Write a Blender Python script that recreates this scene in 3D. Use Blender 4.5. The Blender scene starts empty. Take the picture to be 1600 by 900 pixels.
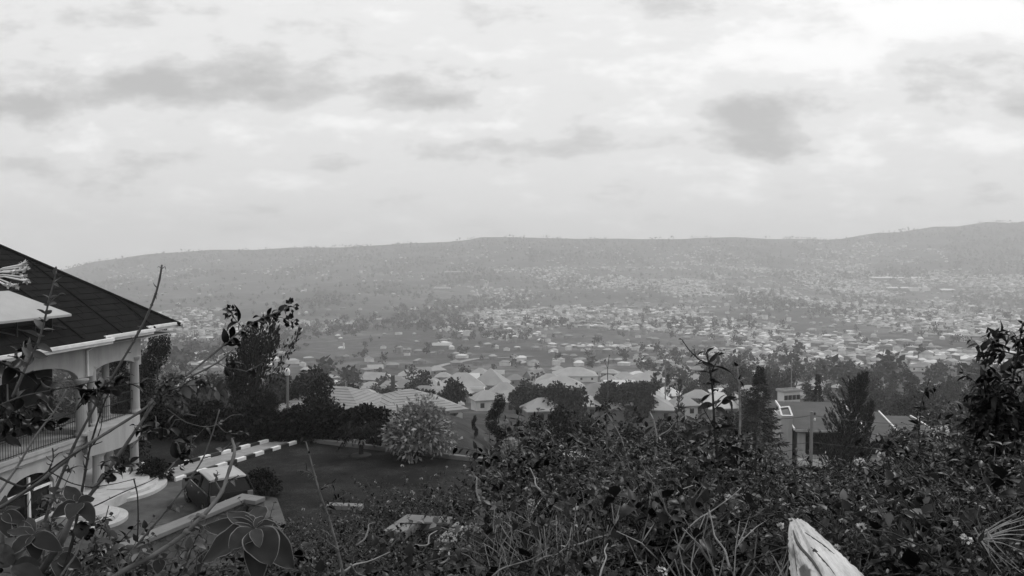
import bpy, math, random
import numpy as np
from mathutils import Vector, Matrix, noise as mnoise

random.seed(7)
rng = np.random.default_rng(11)
scene = bpy.context.scene
col = scene.collection
F = 1256.0                      # focal length of the photograph in its own pixels (1600 wide)
PITCH = math.atan(50 / F)
R = math.radians

# ------------------------------------------------------------------ camera
cam_data = bpy.data.cameras.new("camera")
cam_data.sensor_width = 36.0
cam_data.lens = 36.0 * F / 1600.0
cam_data.clip_start = 0.05
cam_data.clip_end = 9000
cam_data.dof.use_dof = False
cam = bpy.data.objects.new("camera", cam_data)
col.objects.link(cam)
cam.location = (0, 0, 0)
cam.rotation_euler = (math.pi / 2 - PITCH, 0, 0)
scene.camera = cam
scene.render.resolution_x, scene.render.resolution_y = 1024, 576
scene.view_settings.view_transform = 'Standard'
scene.view_settings.look = 'None'
scene.view_settings.exposure = 0.0
scene.view_settings.gamma = 1.0
scene.render.engine = 'CYCLES'
cy = scene.cycles
cy.max_bounces = 6
cy.diffuse_bounces = 3
cy.glossy_bounces = 2
cy.transmission_bounces = 4
cy.transparent_max_bounces = 8
cy.volume_bounces = 1
cy.use_denoising = True
cy.use_adaptive_sampling = True
cy.adaptive_threshold = 0.015


def at(x, y, Y):
    """World point at distance Y ahead of the camera, seen at photo pixel (x, y)."""
    c, s = math.cos(PITCH), math.sin(PITCH)
    d = Vector((x - 800, F * c + (450 - y) * s, -F * s + (450 - y) * c))
    return d * (Y / d.y)


# ------------------------------------------------------------------ materials (all neutral greys: the photograph is monochrome)
M = {}


def principled(name):
    m = bpy.data.materials.new(name)
    m.use_nodes = True
    nt = m.node_tree
    b = nt.nodes["Principled BSDF"]
    return m, nt, b


def node(nt, kind, **kw):
    n = nt.nodes.new(kind)
    for k, v in kw.items():
        if k.startswith("i_"):
            n.inputs[k[2:].replace("_", " ")].default_value = v
        else:
            setattr(n, k, v)
    return n


def g(v):
    return (v, v, v, 1)


def ramp(nt, fac, stops):
    r = nt.nodes.new("ShaderNodeValToRGB")
    e = r.color_ramp.elements
    while len(e) < len(stops):
        e.new(0.5)
    for k, (p, v) in enumerate(stops):
        e[k].position = p
        e[k].color = g(v)
    nt.links.new(fac, r.inputs[0])
    return r.outputs[0]


def surf(name, lo, hi, scale=3.0, rough=0.8, detail=6, spec=0.3, bump=0.0, bscale=None, coords="Object", stretch=None, metal=0.0):
    """Opaque material whose grey wanders between lo and hi with fractal noise."""
    m, nt, b = principled(name)
    tc = node(nt, "ShaderNodeTexCoord")
    src = tc.outputs[coords]
    if stretch:
        mp = node(nt, "ShaderNodeMapping")
        mp.inputs["Scale"].default_value = stretch
        nt.links.new(src, mp.inputs[0])
        src = mp.outputs[0]
    n = node(nt, "ShaderNodeTexNoise", i_Scale=scale, i_Detail=detail, i_Roughness=0.65)
    nt.links.new(src, n.inputs["Vector"])
    nt.links.new(ramp(nt, n.outputs[0], [(0.3, lo), (0.7, hi)]), b.inputs["Base Color"])
    b.inputs["Roughness"].default_value = rough
    b.inputs["Specular IOR Level"].default_value = spec
    b.inputs["Metallic"].default_value = metal
    if bump:
        n2 = node(nt, "ShaderNodeTexNoise", i_Scale=bscale or scale * 6, i_Detail=5)
        nt.links.new(src, n2.inputs["Vector"])
        bp = node(nt, "ShaderNodeBump", i_Strength=bump)
        nt.links.new(n2.outputs[0], bp.inputs["Height"])
        nt.links.new(bp.outputs[0], b.inputs["Normal"])
    M[name] = m
    return m


def leafmat(name, lo, hi, rough=0.45, trans=0.2, spec=0.35, obj_var=0.0, glint=1.0):
    """Leaf: every leaf (mesh island) has its own grey between lo and hi, a few raised as painted glints; a little light passes through."""
    m, nt, b = principled(name)
    ge = node(nt, "ShaderNodeNewGeometry")
    c = ramp(nt, ge.outputs["Random Per Island"], [(0.0, lo), (0.7, lo * 0.5 + hi * 0.5), (0.9, hi), (0.93, hi * glint), (1.0, hi * glint)])  # last stops brighten a few leaves: glint put into the base colour
    if obj_var:
        oi = node(nt, "ShaderNodeObjectInfo")
        mr = node(nt, "ShaderNodeMapRange")
        mr.inputs["To Min"].default_value = 1 - obj_var
        mr.inputs["To Max"].default_value = 1 + obj_var
        nt.links.new(oi.outputs["Random"], mr.inputs[0])
        mx = node(nt, "ShaderNodeMix", data_type='RGBA', blend_type='MULTIPLY')
        mx.inputs[0].default_value = 1
        nt.links.new(c, mx.inputs[6])
        nt.links.new(mr.outputs[0], mx.inputs[7])
        c = mx.outputs[2]
    nt.links.new(c, b.inputs["Base Color"])
    b.inputs["Roughness"].default_value = rough
    b.inputs["Specular IOR Level"].default_value = spec
    if trans:
        t = node(nt, "ShaderNodeBsdfTranslucent")
        nt.links.new(c, t.inputs[0])
        ms = node(nt, "ShaderNodeMixShader")
        ms.inputs[0].default_value = trans
        nt.links.new(b.outputs[0], ms.inputs[1])
        nt.links.new(t.outputs[0], ms.inputs[2])
        nt.links.new(ms.outputs[0], nt.nodes["Material Output"].inputs[0])
    M[name] = m
    return m


# ------------------------------------------------------------------ mesh helpers
def link_mesh(name, me, mats, parent=None, loc=None):
    for mt in (mats if isinstance(mats, (list, tuple)) else [mats]):
        me.materials.append(M[mt] if isinstance(mt, str) else mt)
    o = bpy.data.objects.new(name, me)
    col.objects.link(o)
    if parent:
        o.parent = parent
    if loc is not None:
        o.location = loc
    return o


def np_mesh(name, V, quads=None, tris=None, qm=None, tm=None, smooth=False):
    """Mesh from numpy arrays of vertices, quads and triangles (with material indices)."""
    me = bpy.data.meshes.new(name)
    quads = np.zeros((0, 4), np.int32) if quads is None else np.asarray(quads, np.int32).reshape(-1, 4)
    tris = np.zeros((0, 3), np.int32) if tris is None else np.asarray(tris, np.int32).reshape(-1, 3)
    me.vertices.add(len(V))
    me.vertices.foreach_set("co", np.asarray(V, np.float32).ravel())
    nl = quads.size + tris.size
    me.loops.add(nl)
    me.loops.foreach_set("vertex_index", np.concatenate([quads.ravel(), tris.ravel()]).astype(np.int32))
    npoly = len(quads) + len(tris)
    me.polygons.add(npoly)
    starts = np.concatenate([np.arange(len(quads)) * 4, quads.size + np.arange(len(tris)) * 3]).astype(np.int32)
    me.polygons.foreach_set("loop_start", starts)
    if qm is not None or tm is not None:
        a = np.zeros(len(quads), np.int32) if qm is None else np.asarray(qm, np.int32)
        b = np.zeros(len(tris), np.int32) if tm is None else np.asarray(tm, np.int32)
        me.polygons.foreach_set("material_index", np.concatenate([a, b]))
    if smooth:
        me.polygons.foreach_set("use_smooth", np.ones(npoly, bool))
    me.update(calc_edges=True)
    me.validate()
    return me


class MB:
    """Collects boxes, prisms and tubes into ONE mesh."""

    def __init__(self):
        self.v, self.f, self.m = [], [], []

    def poly(self, pts, mi=0):
        n = len(self.v)
        self.v += [tuple(p) for p in pts]
        self.f.append(tuple(range(n, n + len(pts))))
        self.m.append(mi)

    def box(self, c, s, mi=0, rz=0.0, rx=0.0, ry=0.0):
        mt = Matrix.Translation(c) @ Matrix.Rotation(rz, 4, 'Z') @ Matrix.Rotation(ry, 4, 'Y') @ Matrix.Rotation(rx, 4, 'X')
        n = len(self.v)
        for dz in (-.5, .5):
            for dx, dy in ((-.5, -.5), (.5, -.5), (.5, .5), (-.5, .5)):
                self.v.append(tuple(mt @ Vector((dx * s[0], dy * s[1], dz * s[2]))))
        for q in ((3, 2, 1, 0), (4, 5, 6, 7), (0, 1, 5, 4), (1, 2, 6, 5), (2, 3, 7, 6), (3, 0, 4, 7)):
            self.f.append(tuple(n + i for i in q))
            self.m.append(mi)

    def bx(self, x0, x1, y0, y1, z0, z1, mi=0):
        self.box(((x0 + x1) / 2, (y0 + y1) / 2, (z0 + z1) / 2), (x1 - x0, y1 - y0, z1 - z0), mi)

    def prism(self, ring, off, mi=0):
        """Extrude a closed ring of 3-D points by the vector off."""
        n = len(self.v)
        k = len(ring)
        off = Vector(off)
        self.v += [tuple(Vector(p)) for p in ring] + [tuple(Vector(p) + off) for p in ring]
        self.f.append(tuple(range(n + k - 1, n - 1, -1)))
        self.f.append(tuple(range(n + k, n + 2 * k)))
        self.m += [mi, mi]
        for i in range(k):
            j = (i + 1) % k
            self.f.append((n + i, n + j, n + k + j, n + k + i))
            self.m.append(mi)

    def tube(self, pts, radii, n=6, mi=0, cap=True):
        pts = [Vector(p) for p in pts]
        if not hasattr(radii, '__len__'):
            radii = [radii] * len(pts)
        base = len(self.v)
        up = Vector((0.13, 0.31, 0.94))
        for i, p in enumerate(pts):
            a = pts[max(0, i - 1)]
            b = pts[min(len(pts) - 1, i + 1)]
            t = (b - a).normalized() if (b - a).length > 1e-9 else Vector((0, 0, 1))
            u = t.cross(up)
            if u.length < 0.05:
                u = t.cross(Vector((1, 0, 0)))
            u.normalize()
            w = t.cross(u)
            for k in range(n):
                an = 2 * math.pi * k / n
                self.v.append(tuple(p + (u * math.cos(an) + w * math.sin(an)) * radii[i]))
        for i in range(len(pts) - 1):
            for k in range(n):
                k2 = (k + 1) % n
                self.f.append((base + i * n + k, base + i * n + k2, base + (i + 1) * n + k2, base + (i + 1) * n + k))
                self.m.append(mi)
        if cap:
            self.f.append(tuple(base + k for k in range(n - 1, -1, -1)))
            self.f.append(tuple(base + (len(pts) - 1) * n + k for k in range(n)))
            self.m += [mi, mi]

    def lathe(self, prof, c=(0, 0, 0), n=16, mi=0):
        """Profile [(r, z)] turned about the vertical through c."""
        base = len(self.v)
        for r_, z_ in prof:
            for k in range(n):
                an = 2 * math.pi * k / n
                self.v.append((c[0] + r_ * math.cos(an), c[1] + r_ * math.sin(an), c[2] + z_))
        for i in range(len(prof) - 1):
            for k in range(n):
                k2 = (k + 1) % n
                self.f.append((base + i * n + k, base + i * n + k2, base + (i + 1) * n + k2, base + (i + 1) * n + k))
                self.m.append(mi)
        self.f.append(tuple(base + k for k in range(n - 1, -1, -1)))
        self.f.append(tuple(base + (len(prof) - 1) * n + k for k in range(n)))
        self.m += [mi, mi]

    def mesh(self, name, smooth=False):
        me = bpy.data.meshes.new(name)
        me.from_pydata(self.v, [], self.f)
        me.polygons.foreach_set("material_index", self.m)
        if smooth:
            me.polygons.foreach_set("use_smooth", [True] * len(self.f))
        me.update()
        return me

    def build(self, name, mats, parent=None, smooth=False, loc=None, bevel=0.0):
        o = link_mesh(name, self.mesh(name, smooth), mats, parent, loc)
        if bevel:
            md = o.modifiers.new("bevel", 'BEVEL')
            md.width = bevel
            md.segments = 2
            md.limit_method = 'ANGLE'
        return o


def empty(name, loc=(0, 0, 0), rz=0.0):
    o = bpy.data.objects.new(name, None)
    o.empty_display_size = 0.2
    col.objects.link(o)
    o.location = loc
    o.rotation_euler = (0, 0, rz)
    return o


def tag(o, label, cat, group=None, kind=None):
    if label:
        o["label"] = label
    if cat:
        o["category"] = cat
    if group:
        o["group"] = group
    if kind:
        o["kind"] = kind
    return o


def copy_tree(src, loc=None, rz=None, scale=None, parent=None, label=None, group=None):
    """A copy of a thing and of each of its parts (mesh data shared)."""
    o = src.copy()
    col.objects.link(o)
    if parent:
        o.parent = parent
    if loc is not None:
        o.location = loc
    if rz is not None:
        o.rotation_euler = (0, 0, rz)
    if scale is not None:
        o.scale = scale if hasattr(scale, '__len__') else (scale,) * 3
    if label:
        o["label"] = label
    if group:
        o["group"] = group
    for ch in KIDS.get(src.name, []):
        c = copy_tree(ch, parent=o)
        KIDS.setdefault(o.name, []).append(c)
    return o


KIDS = {}


def reg(root, *kids):
    KIDS.setdefault(root.name, []).extend(kids)
    return root


# value noise for terrain and scatter
_perm = np.random.default_rng(3).random((256, 256))


def vnoise(x, y):
    x = np.asarray(x, float)
    y = np.asarray(y, float)
    xi = np.floor(x).astype(int)
    yi = np.floor(y).astype(int)
    fx, fy = x - xi, y - yi
    fx = fx * fx * (3 - 2 * fx)
    fy = fy * fy * (3 - 2 * fy)
    a = _perm[xi & 255, yi & 255]
    b = _perm[(xi + 1) & 255, yi & 255]
    c = _perm[xi & 255, (yi + 1) & 255]
    d = _perm[(xi + 1) & 255, (yi + 1) & 255]
    return (a * (1 - fx) + b * fx) * (1 - fy) + (c * (1 - fx) + d * fx) * fy - 0.5


def fbm(x, y, o=4):
    s, a = 0, 1.0
    for k in range(o):
        s = s + a * vnoise(x * 2 ** k + 17 * k, y * 2 ** k - 9 * k)
        a *= 0.5
    return s


def smooth01(a, b, x):
    t = np.clip((np.asarray(x, float) - a) / (b - a), 0, 1)
    return t * t * (3 - 2 * t)
# ------------------------------------------------------------------ terrain
PLD = [0, 2, 5, 9, 14, 19, 21, 54, 58, 66, 80, 100, 150, 200, 280, 400, 550, 750, 950, 1150, 1450]
PLZ = [-1.6, -1.75, -2.6, -4.4, -7.2, -9.9, -10.6, -10.6, -15, -16.5, -19, -22.5, -31, -37.5, -47, -57.5, -68, -82, -88.5, -92, -92]
PRD = [0, 2, 5, 9, 14, 19, 25, 40, 60, 85, 110, 150, 200, 280, 400, 550, 750, 950, 1150, 1450]
PRZ = [-1.6, -1.75, -2.6, -4.4, -7.2, -9.9, -12.5, -16.5, -20.5, -25.8, -29, -34, -39.5, -48, -58, -68, -82, -88.5, -92, -92]
SKX = [-900, -200, 0, 60, 100, 150, 200, 280, 400, 520, 600, 700, 735, 752, 800, 900, 1000, 1100, 1200, 1290, 1350, 1450, 1540, 1600, 1800, 2400]
SKY = [520, 480, 436, 428, 421, 409, 401, 393, 389, 386, 383, 378, 374, 370, 370, 373, 374, 371, 372, 375, 367, 356, 348, 346, 352, 370]
SD = [1450, 1700, 1950, 2200, 2450, 2650, 2850]
SS = [0, .18, .36, .545, .727, .87, 1]


def ground(X, Y):
    """Height of the land under the point (X, Y); the camera's eye is at height 0."""
    X = np.asarray(X, float)
    Y = np.asarray(Y, float)
    r = np.hypot(X, Y) + 1e-6
    ca = Y / r
    D = r * np.maximum(ca, 0.72 * np.clip((ca + 0.2) / 0.7, 0, 1))
    xp = 800 + F * np.clip(X / np.maximum(D, 1e-3), -1.6, 1.6)
    t = smooth01(690, 980, xp)
    z = np.interp(D, PLD, PLZ) * (1 - t) + np.interp(D, PRD, PRZ) * t
    sky = np.interp(xp, SKX, SKY) - 1
    s = np.interp(D, SD, SS)
    row = 480 + (sky - 480) * s
    zf = -(row - 400) / F * np.minimum(D, 2850) - np.maximum(D - 2850, 0) * 0.10
    z = np.where(D > 1450, zf, z)
    # gullies and spurs on the slopes
    amp = np.clip((D - 70) / 400, 0, 1) * np.clip((2900 - D) / 500, 0, 1)
    z = z + amp * (16 * fbm(X / 420 + 3, Y / 520, 3) + 3 * fbm(X / 70, Y / 70, 2))
    z = z + 0.25 * np.clip((D - 3) / 5, 0, 1) * np.where((D < 20.5) | ((D > 58) & (D < 80)), fbm(X / 1.7, Y / 1.7, 2), 0)
    return z


def gz(X, Y):
    return float(ground(X, Y))


def land_hit(x, y, lift=0.0, d0=60.0):
    """First point where the photo pixel's ray comes down to `lift` metres above the land."""
    d = at(x, y, 1.0)
    Ds = np.geomspace(d0, 2900, 1500)
    h = d.z * Ds - ground(d.x * Ds, Ds) - lift
    k = np.argmax(h <= 0)
    Y = Ds[k] if h[k] <= 0 else 2850.0
    return Vector((d.x * Y, Y, gz(d.x * Y, Y)))


def terrain():
    azi = np.radians(np.concatenate([np.arange(-180, -38, 4.0), np.arange(-38, 38, 0.3), np.arange(38, 181, 4.0)]))
    rad = np.concatenate([[0.3], np.geomspace(0.8, 3500, 300)])
    A, Rr = np.meshgrid(azi, rad)
    X, Y = Rr * np.sin(A), Rr * np.cos(A)
    Z = ground(X, Y)
    V = np.stack([X, Y, Z], -1).reshape(-1, 3)
    na, nr = len(azi), len(rad)
    i, j = np.meshgrid(np.arange(nr - 1), np.arange(na - 1), indexing='ij')
    q = np.stack([i * na + j, i * na + j + 1, (i + 1) * na + j + 1, (i + 1) * na + j], -1).reshape(-1, 4)[:, ::-1]
    o = link_mesh("terrain", np_mesh("terrain", V, q, smooth=True), "land")
    tag(o, "scrubby hillside falling to a wide valley with the town on its far slope", None, kind="structure")


def land_material():
    m, nt, b = principled("land")
    tc = node(nt, "ShaderNodeTexCoord")
    a = node(nt, "ShaderNodeTexNoise", i_Scale=0.0075, i_Detail=10, i_Roughness=0.66, i_Distortion=0.8)
    nt.links.new(tc.outputs["Object"], a.inputs["Vector"])
    c = node(nt, "ShaderNodeTexNoise", i_Scale=0.09, i_Detail=6, i_Roughness=0.7)
    nt.links.new(tc.outputs["Object"], c.inputs["Vector"])
    mx = node(nt, "ShaderNodeMix", data_type='FLOAT')
    mx.inputs[0].default_value = 0.4
    nt.links.new(a.outputs[0], mx.inputs[2])
    nt.links.new(c.outputs[0], mx.inputs[3])
    wild = ramp(nt, mx.outputs[0], [(0.38, 0.012), (0.48, 0.035), (0.56, 0.08), (0.68, 0.2)])
    # trodden bare earth of yards and lanes where the town stands
    at_ = node(nt, "ShaderNodeAttribute", attribute_name="built")
    yard = ramp(nt, c.outputs[0], [(0.35, 0.05), (0.5, 0.12), (0.65, 0.24)])
    mc = node(nt, "ShaderNodeMix", data_type='RGBA')
    nt.links.new(at_.outputs["Fac"], mc.inputs[0])
    nt.links.new(wild, mc.inputs[6])
    nt.links.new(yard, mc.inputs[7])
    nt.links.new(mc.outputs[2], b.inputs["Base Color"])
    b.inputs["Roughness"].default_value = 0.95
    b.inputs["Specular IOR Level"].default_value = 0.1
    bp = node(nt, "ShaderNodeBump", i_Strength=0.6, i_Distance=1.0)
    nt.links.new(c.outputs[0], bp.inputs["Height"])
    nt.links.new(bp.outputs[0], b.inputs["Normal"])
    M["land"] = m


land_material()
terrain()

# ------------------------------------------------------------------ haze
hz = MB()
HZ_BOT = -190.0
hz.bx(-3700, 3700, -3700, 3700, HZ_BOT, 128)
m = bpy.data.materials.new("haze")
m.use_nodes = True
nt = m.node_tree
nt.nodes.remove(nt.nodes["Principled BSDF"])
pv = nt.nodes.new("ShaderNodeVolumePrincipled")
pv.inputs["Color"].default_value = (0.92, 0.92, 0.92, 1)
pv.inputs["Density"].default_value = 0.00037
pv.inputs["Anisotropy"].default_value = 0.15
nt.links.new(pv.outputs[0], nt.nodes["Material Output"].inputs["Volume"])
M["haze"] = m
hzo = hz.build("haze", "haze")
tag(hzo, "pale haze hanging over the valley", None, kind="stuff")

# ------------------------------------------------------------------ sky: overcast, banks of darker cloud, brighter gaps
SUN_AZ, SUN_EL = R(52), R(50)          # clockwise from +Y (to the right of the view), height
w = bpy.data.worlds.new("World")
scene.world = w
w.use_nodes = True
nt = w.node_tree
bg = nt.nodes["Background"]
L = nt.links.new
tc = node(nt, "ShaderNodeTexCoord")
skyt = node(nt, "ShaderNodeTexSky", sky_type='NISHITA', sun_disc=False)
skyt.sun_elevation = SUN_EL
skyt.sun_rotation = SUN_AZ
skyt.air_density = 1.5
skyt.dust_density = 4.0
bw = node(nt, "ShaderNodeRGBToBW")
L(skyt.outputs[0], bw.inputs[0])
sep = node(nt, "ShaderNodeSeparateXYZ")
L(tc.outputs["Generated"], sep.inputs[0])


def mth(op, a, b=None, c=None, clamp=False):
    n = node(nt, "ShaderNodeMath", operation=op, use_clamp=clamp)
    for k, v in enumerate((a, b, c)):
        if v is None:
            continue
        if isinstance(v, (int, float)):
            n.inputs[k].default_value = v
        else:
            L(v, n.inputs[k])
    return n.outputs[0]


yy = mth('MAXIMUM', mth('ABSOLUTE', sep.outputs[1]), 0.25)
u_ = mth('DIVIDE', sep.outputs[0], yy)
v_ = mth('DIVIDE', sep.outputs[2], yy)
comb = node(nt, "ShaderNodeCombineXYZ")
L(u_, comb.inputs[0])
L(v_, comb.inputs[1])
# noise on a flat cloud layer (shrinks towards the horizon)
zz = mth('ADD', mth('MAXIMUM', sep.outputs[2], 0.0), 0.10)
lay = node(nt, "ShaderNodeCombineXYZ")
L(mth('DIVIDE', sep.outputs[0], zz), lay.inputs[0])
L(mth('DIVIDE', sep.outputs[1], zz), lay.inputs[1])
n1 = node(nt, "ShaderNodeTexNoise", i_Scale=0.75, i_Detail=8, i_Roughness=0.55, i_Distortion=0.3)
L(lay.outputs[0], n1.inputs["Vector"])
mpw = node(nt, "ShaderNodeMapping")
mpw.inputs["Scale"].default_value = (8, 19, 1)
L(comb.outputs[0], mpw.inputs[0])
n2 = node(nt, "ShaderNodeTexNoise", i_Scale=1.0, i_Detail=8, i_Roughness=0.6)
L(mpw.outputs[0], n2.inputs["Vector"])
# warped direction for the cloud banks
mpw2 = node(nt, "ShaderNodeMapping")
mpw2.inputs["Scale"].default_value = (6, 9, 1)
L(comb.outputs[0], mpw2.inputs[0])
nw = node(nt, "ShaderNodeTexNoise", i_Scale=1.0, i_Detail=5, i_Roughness=0.58)
L(mpw2.outputs[0], nw.inputs["Vector"])
sub = node(nt, "ShaderNodeVectorMath", operation='SUBTRACT')
L(nw.outputs[1], sub.inputs[0])
sub.inputs[1].default_value = (0.5, 0.5, 0.5)
scl = node(nt, "ShaderNodeVectorMath", operation='MULTIPLY')
L(sub.outputs[0], scl.inputs[0])
scl.inputs[1].default_value = (0.30, 0.10, 0)
wv = node(nt, "ShaderNodeVectorMath", operation='ADD')
L(comb.outputs[0], wv.inputs[0])
L(scl.outputs[0], wv.inputs[1])
# cloud banks as (direction x, y in photo pixels, half sizes, weight): negative = darker bank, positive = brighter gap
BANKS = [(330, 145, 330, 48, -1.0), (215, 125, 120, 28, -.5), (30, 160, 130, 42, -.95), (680, 155, 110, 26, -.75), (1195, 190, 130, 46, -.75), (1240, 232, 80, 24, -.6), (1180, 225, 90, 22, -.4), (1150, 165, 120, 20, -.3),
         (1520, 120, 160, 36, -.7), (1570, 175, 90, 26, -.7), (900, 235, 240, 30, -.6), (560, 240, 260, 22, -.45), (130, 255, 240, 24, -.5), (290, 205, 90, 22, -.5),
         (1060, 12, 190, 32, -.6), (1400, 145, 70, 26, -.35), (880, 195, 60, 28, -.35),(60, 60, 300, 60, -.25), (560, 60, 330, 60, -.15),
         (1420, 35, 330, 70, .9), (60, 128, 110, 18, .7), (300, 205, 420, 26, .5), (190, 85, 90, 40, .45), (1000, 90, 220, 60, .3), (760, 190, 160, 30, .4),
         (1080, 260, 260, 30, .35), (1400, 225, 260, 30, .3), (640, 110, 120, 26, .3), (380, 240, 200, 16, .4)]
total = None
for (bx_, by_, sx_, sy_, wt) in BANKS:
    mp = node(nt, "ShaderNodeMapping", vector_type='TEXTURE')
    mp.inputs["Location"].default_value = ((bx_ - 800) / F, (400 - by_) / F, 0)
    mp.inputs["Scale"].default_value = (sx_ / F * 1.35, sy_ / F * 1.55, 1)
    L(wv.outputs[0], mp.inputs[0])
    gr = node(nt, "ShaderNodeTexGradient", gradient_type='SPHERICAL')
    L(mp.outputs[0], gr.inputs[0])
    total = mth('MULTIPLY', gr.outputs[1], wt) if total is None else mth('MULTIPLY_ADD', gr.outputs[1], wt, total)
# fractal edges: the bank field plus noise, pushed through soft steps
nz = mth('SUBTRACT', n2.outputs[0], 0.5)
nl = mth('SUBTRACT', n1.outputs[0], 0.5)


def step(val, lo, hi):
    mr = node(nt, "ShaderNodeMapRange", interpolation_type='SMOOTHSTEP')
    L(val, mr.inputs[0])
    mr.inputs["From Min"].default_value = lo
    mr.inputs["From Max"].default_value = hi
    return mr.outputs[0]


fld = mth('ADD', total, mth('ADD', mth('MULTIPLY', nz, 2.3), mth('MULTIPLY', nl, 0.9)))
neg = mth('MULTIPLY', fld, -1.0)
dark = mth('ADD', mth('MULTIPLY', step(neg, 0.12, 0.5), 1.4), mth('MULTIPLY', step(neg, 0.35, 1.0), 1.7))
lite = step(fld, 0.0, 0.6)
val = mth('ADD', mth('SUBTRACT', 8.1, dark), mth('MULTIPLY', lite, 1.75))
val = mth('ADD', val, mth('MULTIPLY', nz, 0.5))
val = mth('ADD', val, mth('MULTIPLY', bw.outputs[0], 0.08))
val = mth('MINIMUM', mth('MAXIMUM', val, 4.5), 10.5)
# overhead an overcast sky is brighter than near the horizon; below the horizon nothing shines
hor = mth('MULTIPLY_ADD', mth('MINIMUM', mth('MAXIMUM', sep.outputs[2], 0.0), 1.0), 0.35, 0.94)
val = mth('MULTIPLY', val, hor)
cc = node(nt, "ShaderNodeCombineColor")
for k in range(3):
    L(val, cc.inputs[k])
L(cc.outputs[0], bg.inputs[0])
bg.inputs[1].default_value = 0.1

sun = bpy.data.lights.new("sun", 'SUN')
sun.energy = 1.2
sun.angle = R(14)
sun.color = (1, 1, 1)
so = bpy.data.objects.new("sun", sun)
col.objects.link(so)
sd = Vector((math.sin(SUN_AZ) * math.cos(SUN_EL), math.cos(SUN_AZ) * math.cos(SUN_EL), math.sin(SUN_EL)))
so.rotation_euler = sd.to_track_quat('Z', 'Y').to_euler()
so.location = (0, 0, 60)
# ------------------------------------------------------------------ materials of the villa and its garden
surf("render_grey", 0.26, 0.40, 1.3, rough=0.9, bump=0.08, stretch=(1.2, 1.2, 0.25))
surf("render_pale", 0.29, 0.42, 1.1, rough=0.85, bump=0.06, stretch=(1.4, 1.4, 0.2))
surf("white_paint", 0.6, 0.8, 2.5, rough=0.6)
surf("white_tile", 0.40, 0.58, 2.2, rough=0.4, spec=0.4)
surf("roof_tile", 0.004, 0.012, 2.2, rough=0.9, bump=0.2, bscale=9, spec=0.05)
surf("dormer_sheet", 0.3, 0.38, 0.9, rough=0.5)
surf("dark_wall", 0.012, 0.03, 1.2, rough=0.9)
surf("iron", 0.008, 0.015, 8, rough=0.5)
surf("pane", 0.004, 0.009, 2, rough=0.12, spec=0.15)
surf("concrete", 0.035, 0.1, 0.9, rough=0.92, bump=0.2, bscale=14)
surf("coping_concrete", 0.13, 0.19, 1.3, rough=0.9, bump=0.15, bscale=12)
surf("paving", 0.2, 0.3, 2.5, rough=0.9, bump=0.25, bscale=18)
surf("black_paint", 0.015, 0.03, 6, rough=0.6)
surf("soil", 0.03, 0.06, 1.5, rough=0.98, bump=0.3)
surf("car_paint", 0.002, 0.004, 3, rough=0.35, spec=0.12)
surf("car_roof_sky_sheen", 0.26, 0.34, 2, rough=0.3, spec=0.5)  # dark car's roof: reflected sky painted in as a pale tone
surf("rubber", 0.01, 0.016, 6, rough=0.8)
surf("chrome", 0.5, 0.6, 4, rough=0.25, metal=0.9)
surf("lamp_glass", 0.12, 0.2, 8, rough=0.15, spec=0.6)
surf("bark", 0.03, 0.07, 3.5, rough=0.95, bump=0.5, bscale=20, stretch=(4, 4, 1))


def lawn_material():
    m, nt, b = principled("lawn")
    tc = node(nt, "ShaderNodeTexCoord")
    a = node(nt, "ShaderNodeTexNoise", i_Scale=0.55, i_Detail=8, i_Roughness=0.7)
    nt.links.new(tc.outputs["Object"], a.inputs["Vector"])
    c = node(nt, "ShaderNodeTexNoise", i_Scale=14.0, i_Detail=4)
    nt.links.new(tc.outputs["Object"], c.inputs["Vector"])
    mx = node(nt, "ShaderNodeMix", data_type='FLOAT')
    mx.inputs[0].default_value = 0.4
    nt.links.new(a.outputs[0], mx.inputs[2])
    nt.links.new(c.outputs[0], mx.inputs[3])
    nt.links.new(ramp(nt, mx.outputs[0], [(0.38, 0.006), (0.5, 0.013), (0.64, 0.04)]), b.inputs["Base Color"])
    b.inputs["Roughness"].default_value = 0.95
    b.inputs["Specular IOR Level"].default_value = 0.1
    bp = node(nt, "ShaderNodeBump", i_Strength=0.8, i_Distance=0.05)
    nt.links.new(c.outputs[0], bp.inputs["Height"])
    nt.links.new(bp.outputs[0], b.inputs["Normal"])
    M["lawn"] = m


lawn_material()


def stone_material():
    m, nt, b = principled("stone_wall")
    tc = node(nt, "ShaderNodeTexCoord")
    mp = node(nt, "ShaderNodeMapping")
    mp.inputs["Scale"].default_value = (1.0, 1.0, 1.7)
    nt.links.new(tc.outputs["Object"], mp.inputs[0])
    v = node(nt, "ShaderNodeTexVoronoi", feature='DISTANCE_TO_EDGE', i_Scale=1.9)
    nt.links.new(mp.outputs[0], v.inputs["Vector"])
    a = node(nt, "ShaderNodeTexNoise", i_Scale=2.5, i_Detail=7, i_Roughness=0.7)
    nt.links.new(tc.outputs["Object"], a.inputs["Vector"])
    c1 = ramp(nt, a.outputs[0], [(0.3, 0.05), (0.7, 0.12)])
    c2 = ramp(nt, v.outputs[0], [(0.0, 0.45), (0.06, 1.0)])
    mx = node(nt, "ShaderNodeMix", data_type='RGBA', blend_type='MULTIPLY')
    mx.inputs[0].default_value = 1
    nt.links.new(c1, mx.inputs[6])
    nt.links.new(c2, mx.inputs[7])
    nt.links.new(mx.outputs[2], b.inputs["Base Color"])
    b.inputs["Roughness"].default_value = 0.95
    bp = node(nt, "ShaderNodeBump", i_Strength=0.5, i_Distance=0.03)
    nt.links.new(c2, bp.inputs["Height"])
    nt.links.new(bp.outputs[0], b.inputs["Normal"])
    M["stone_wall"] = m


stone_material()

GZ = -10.5                                          # level of the compound


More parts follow.
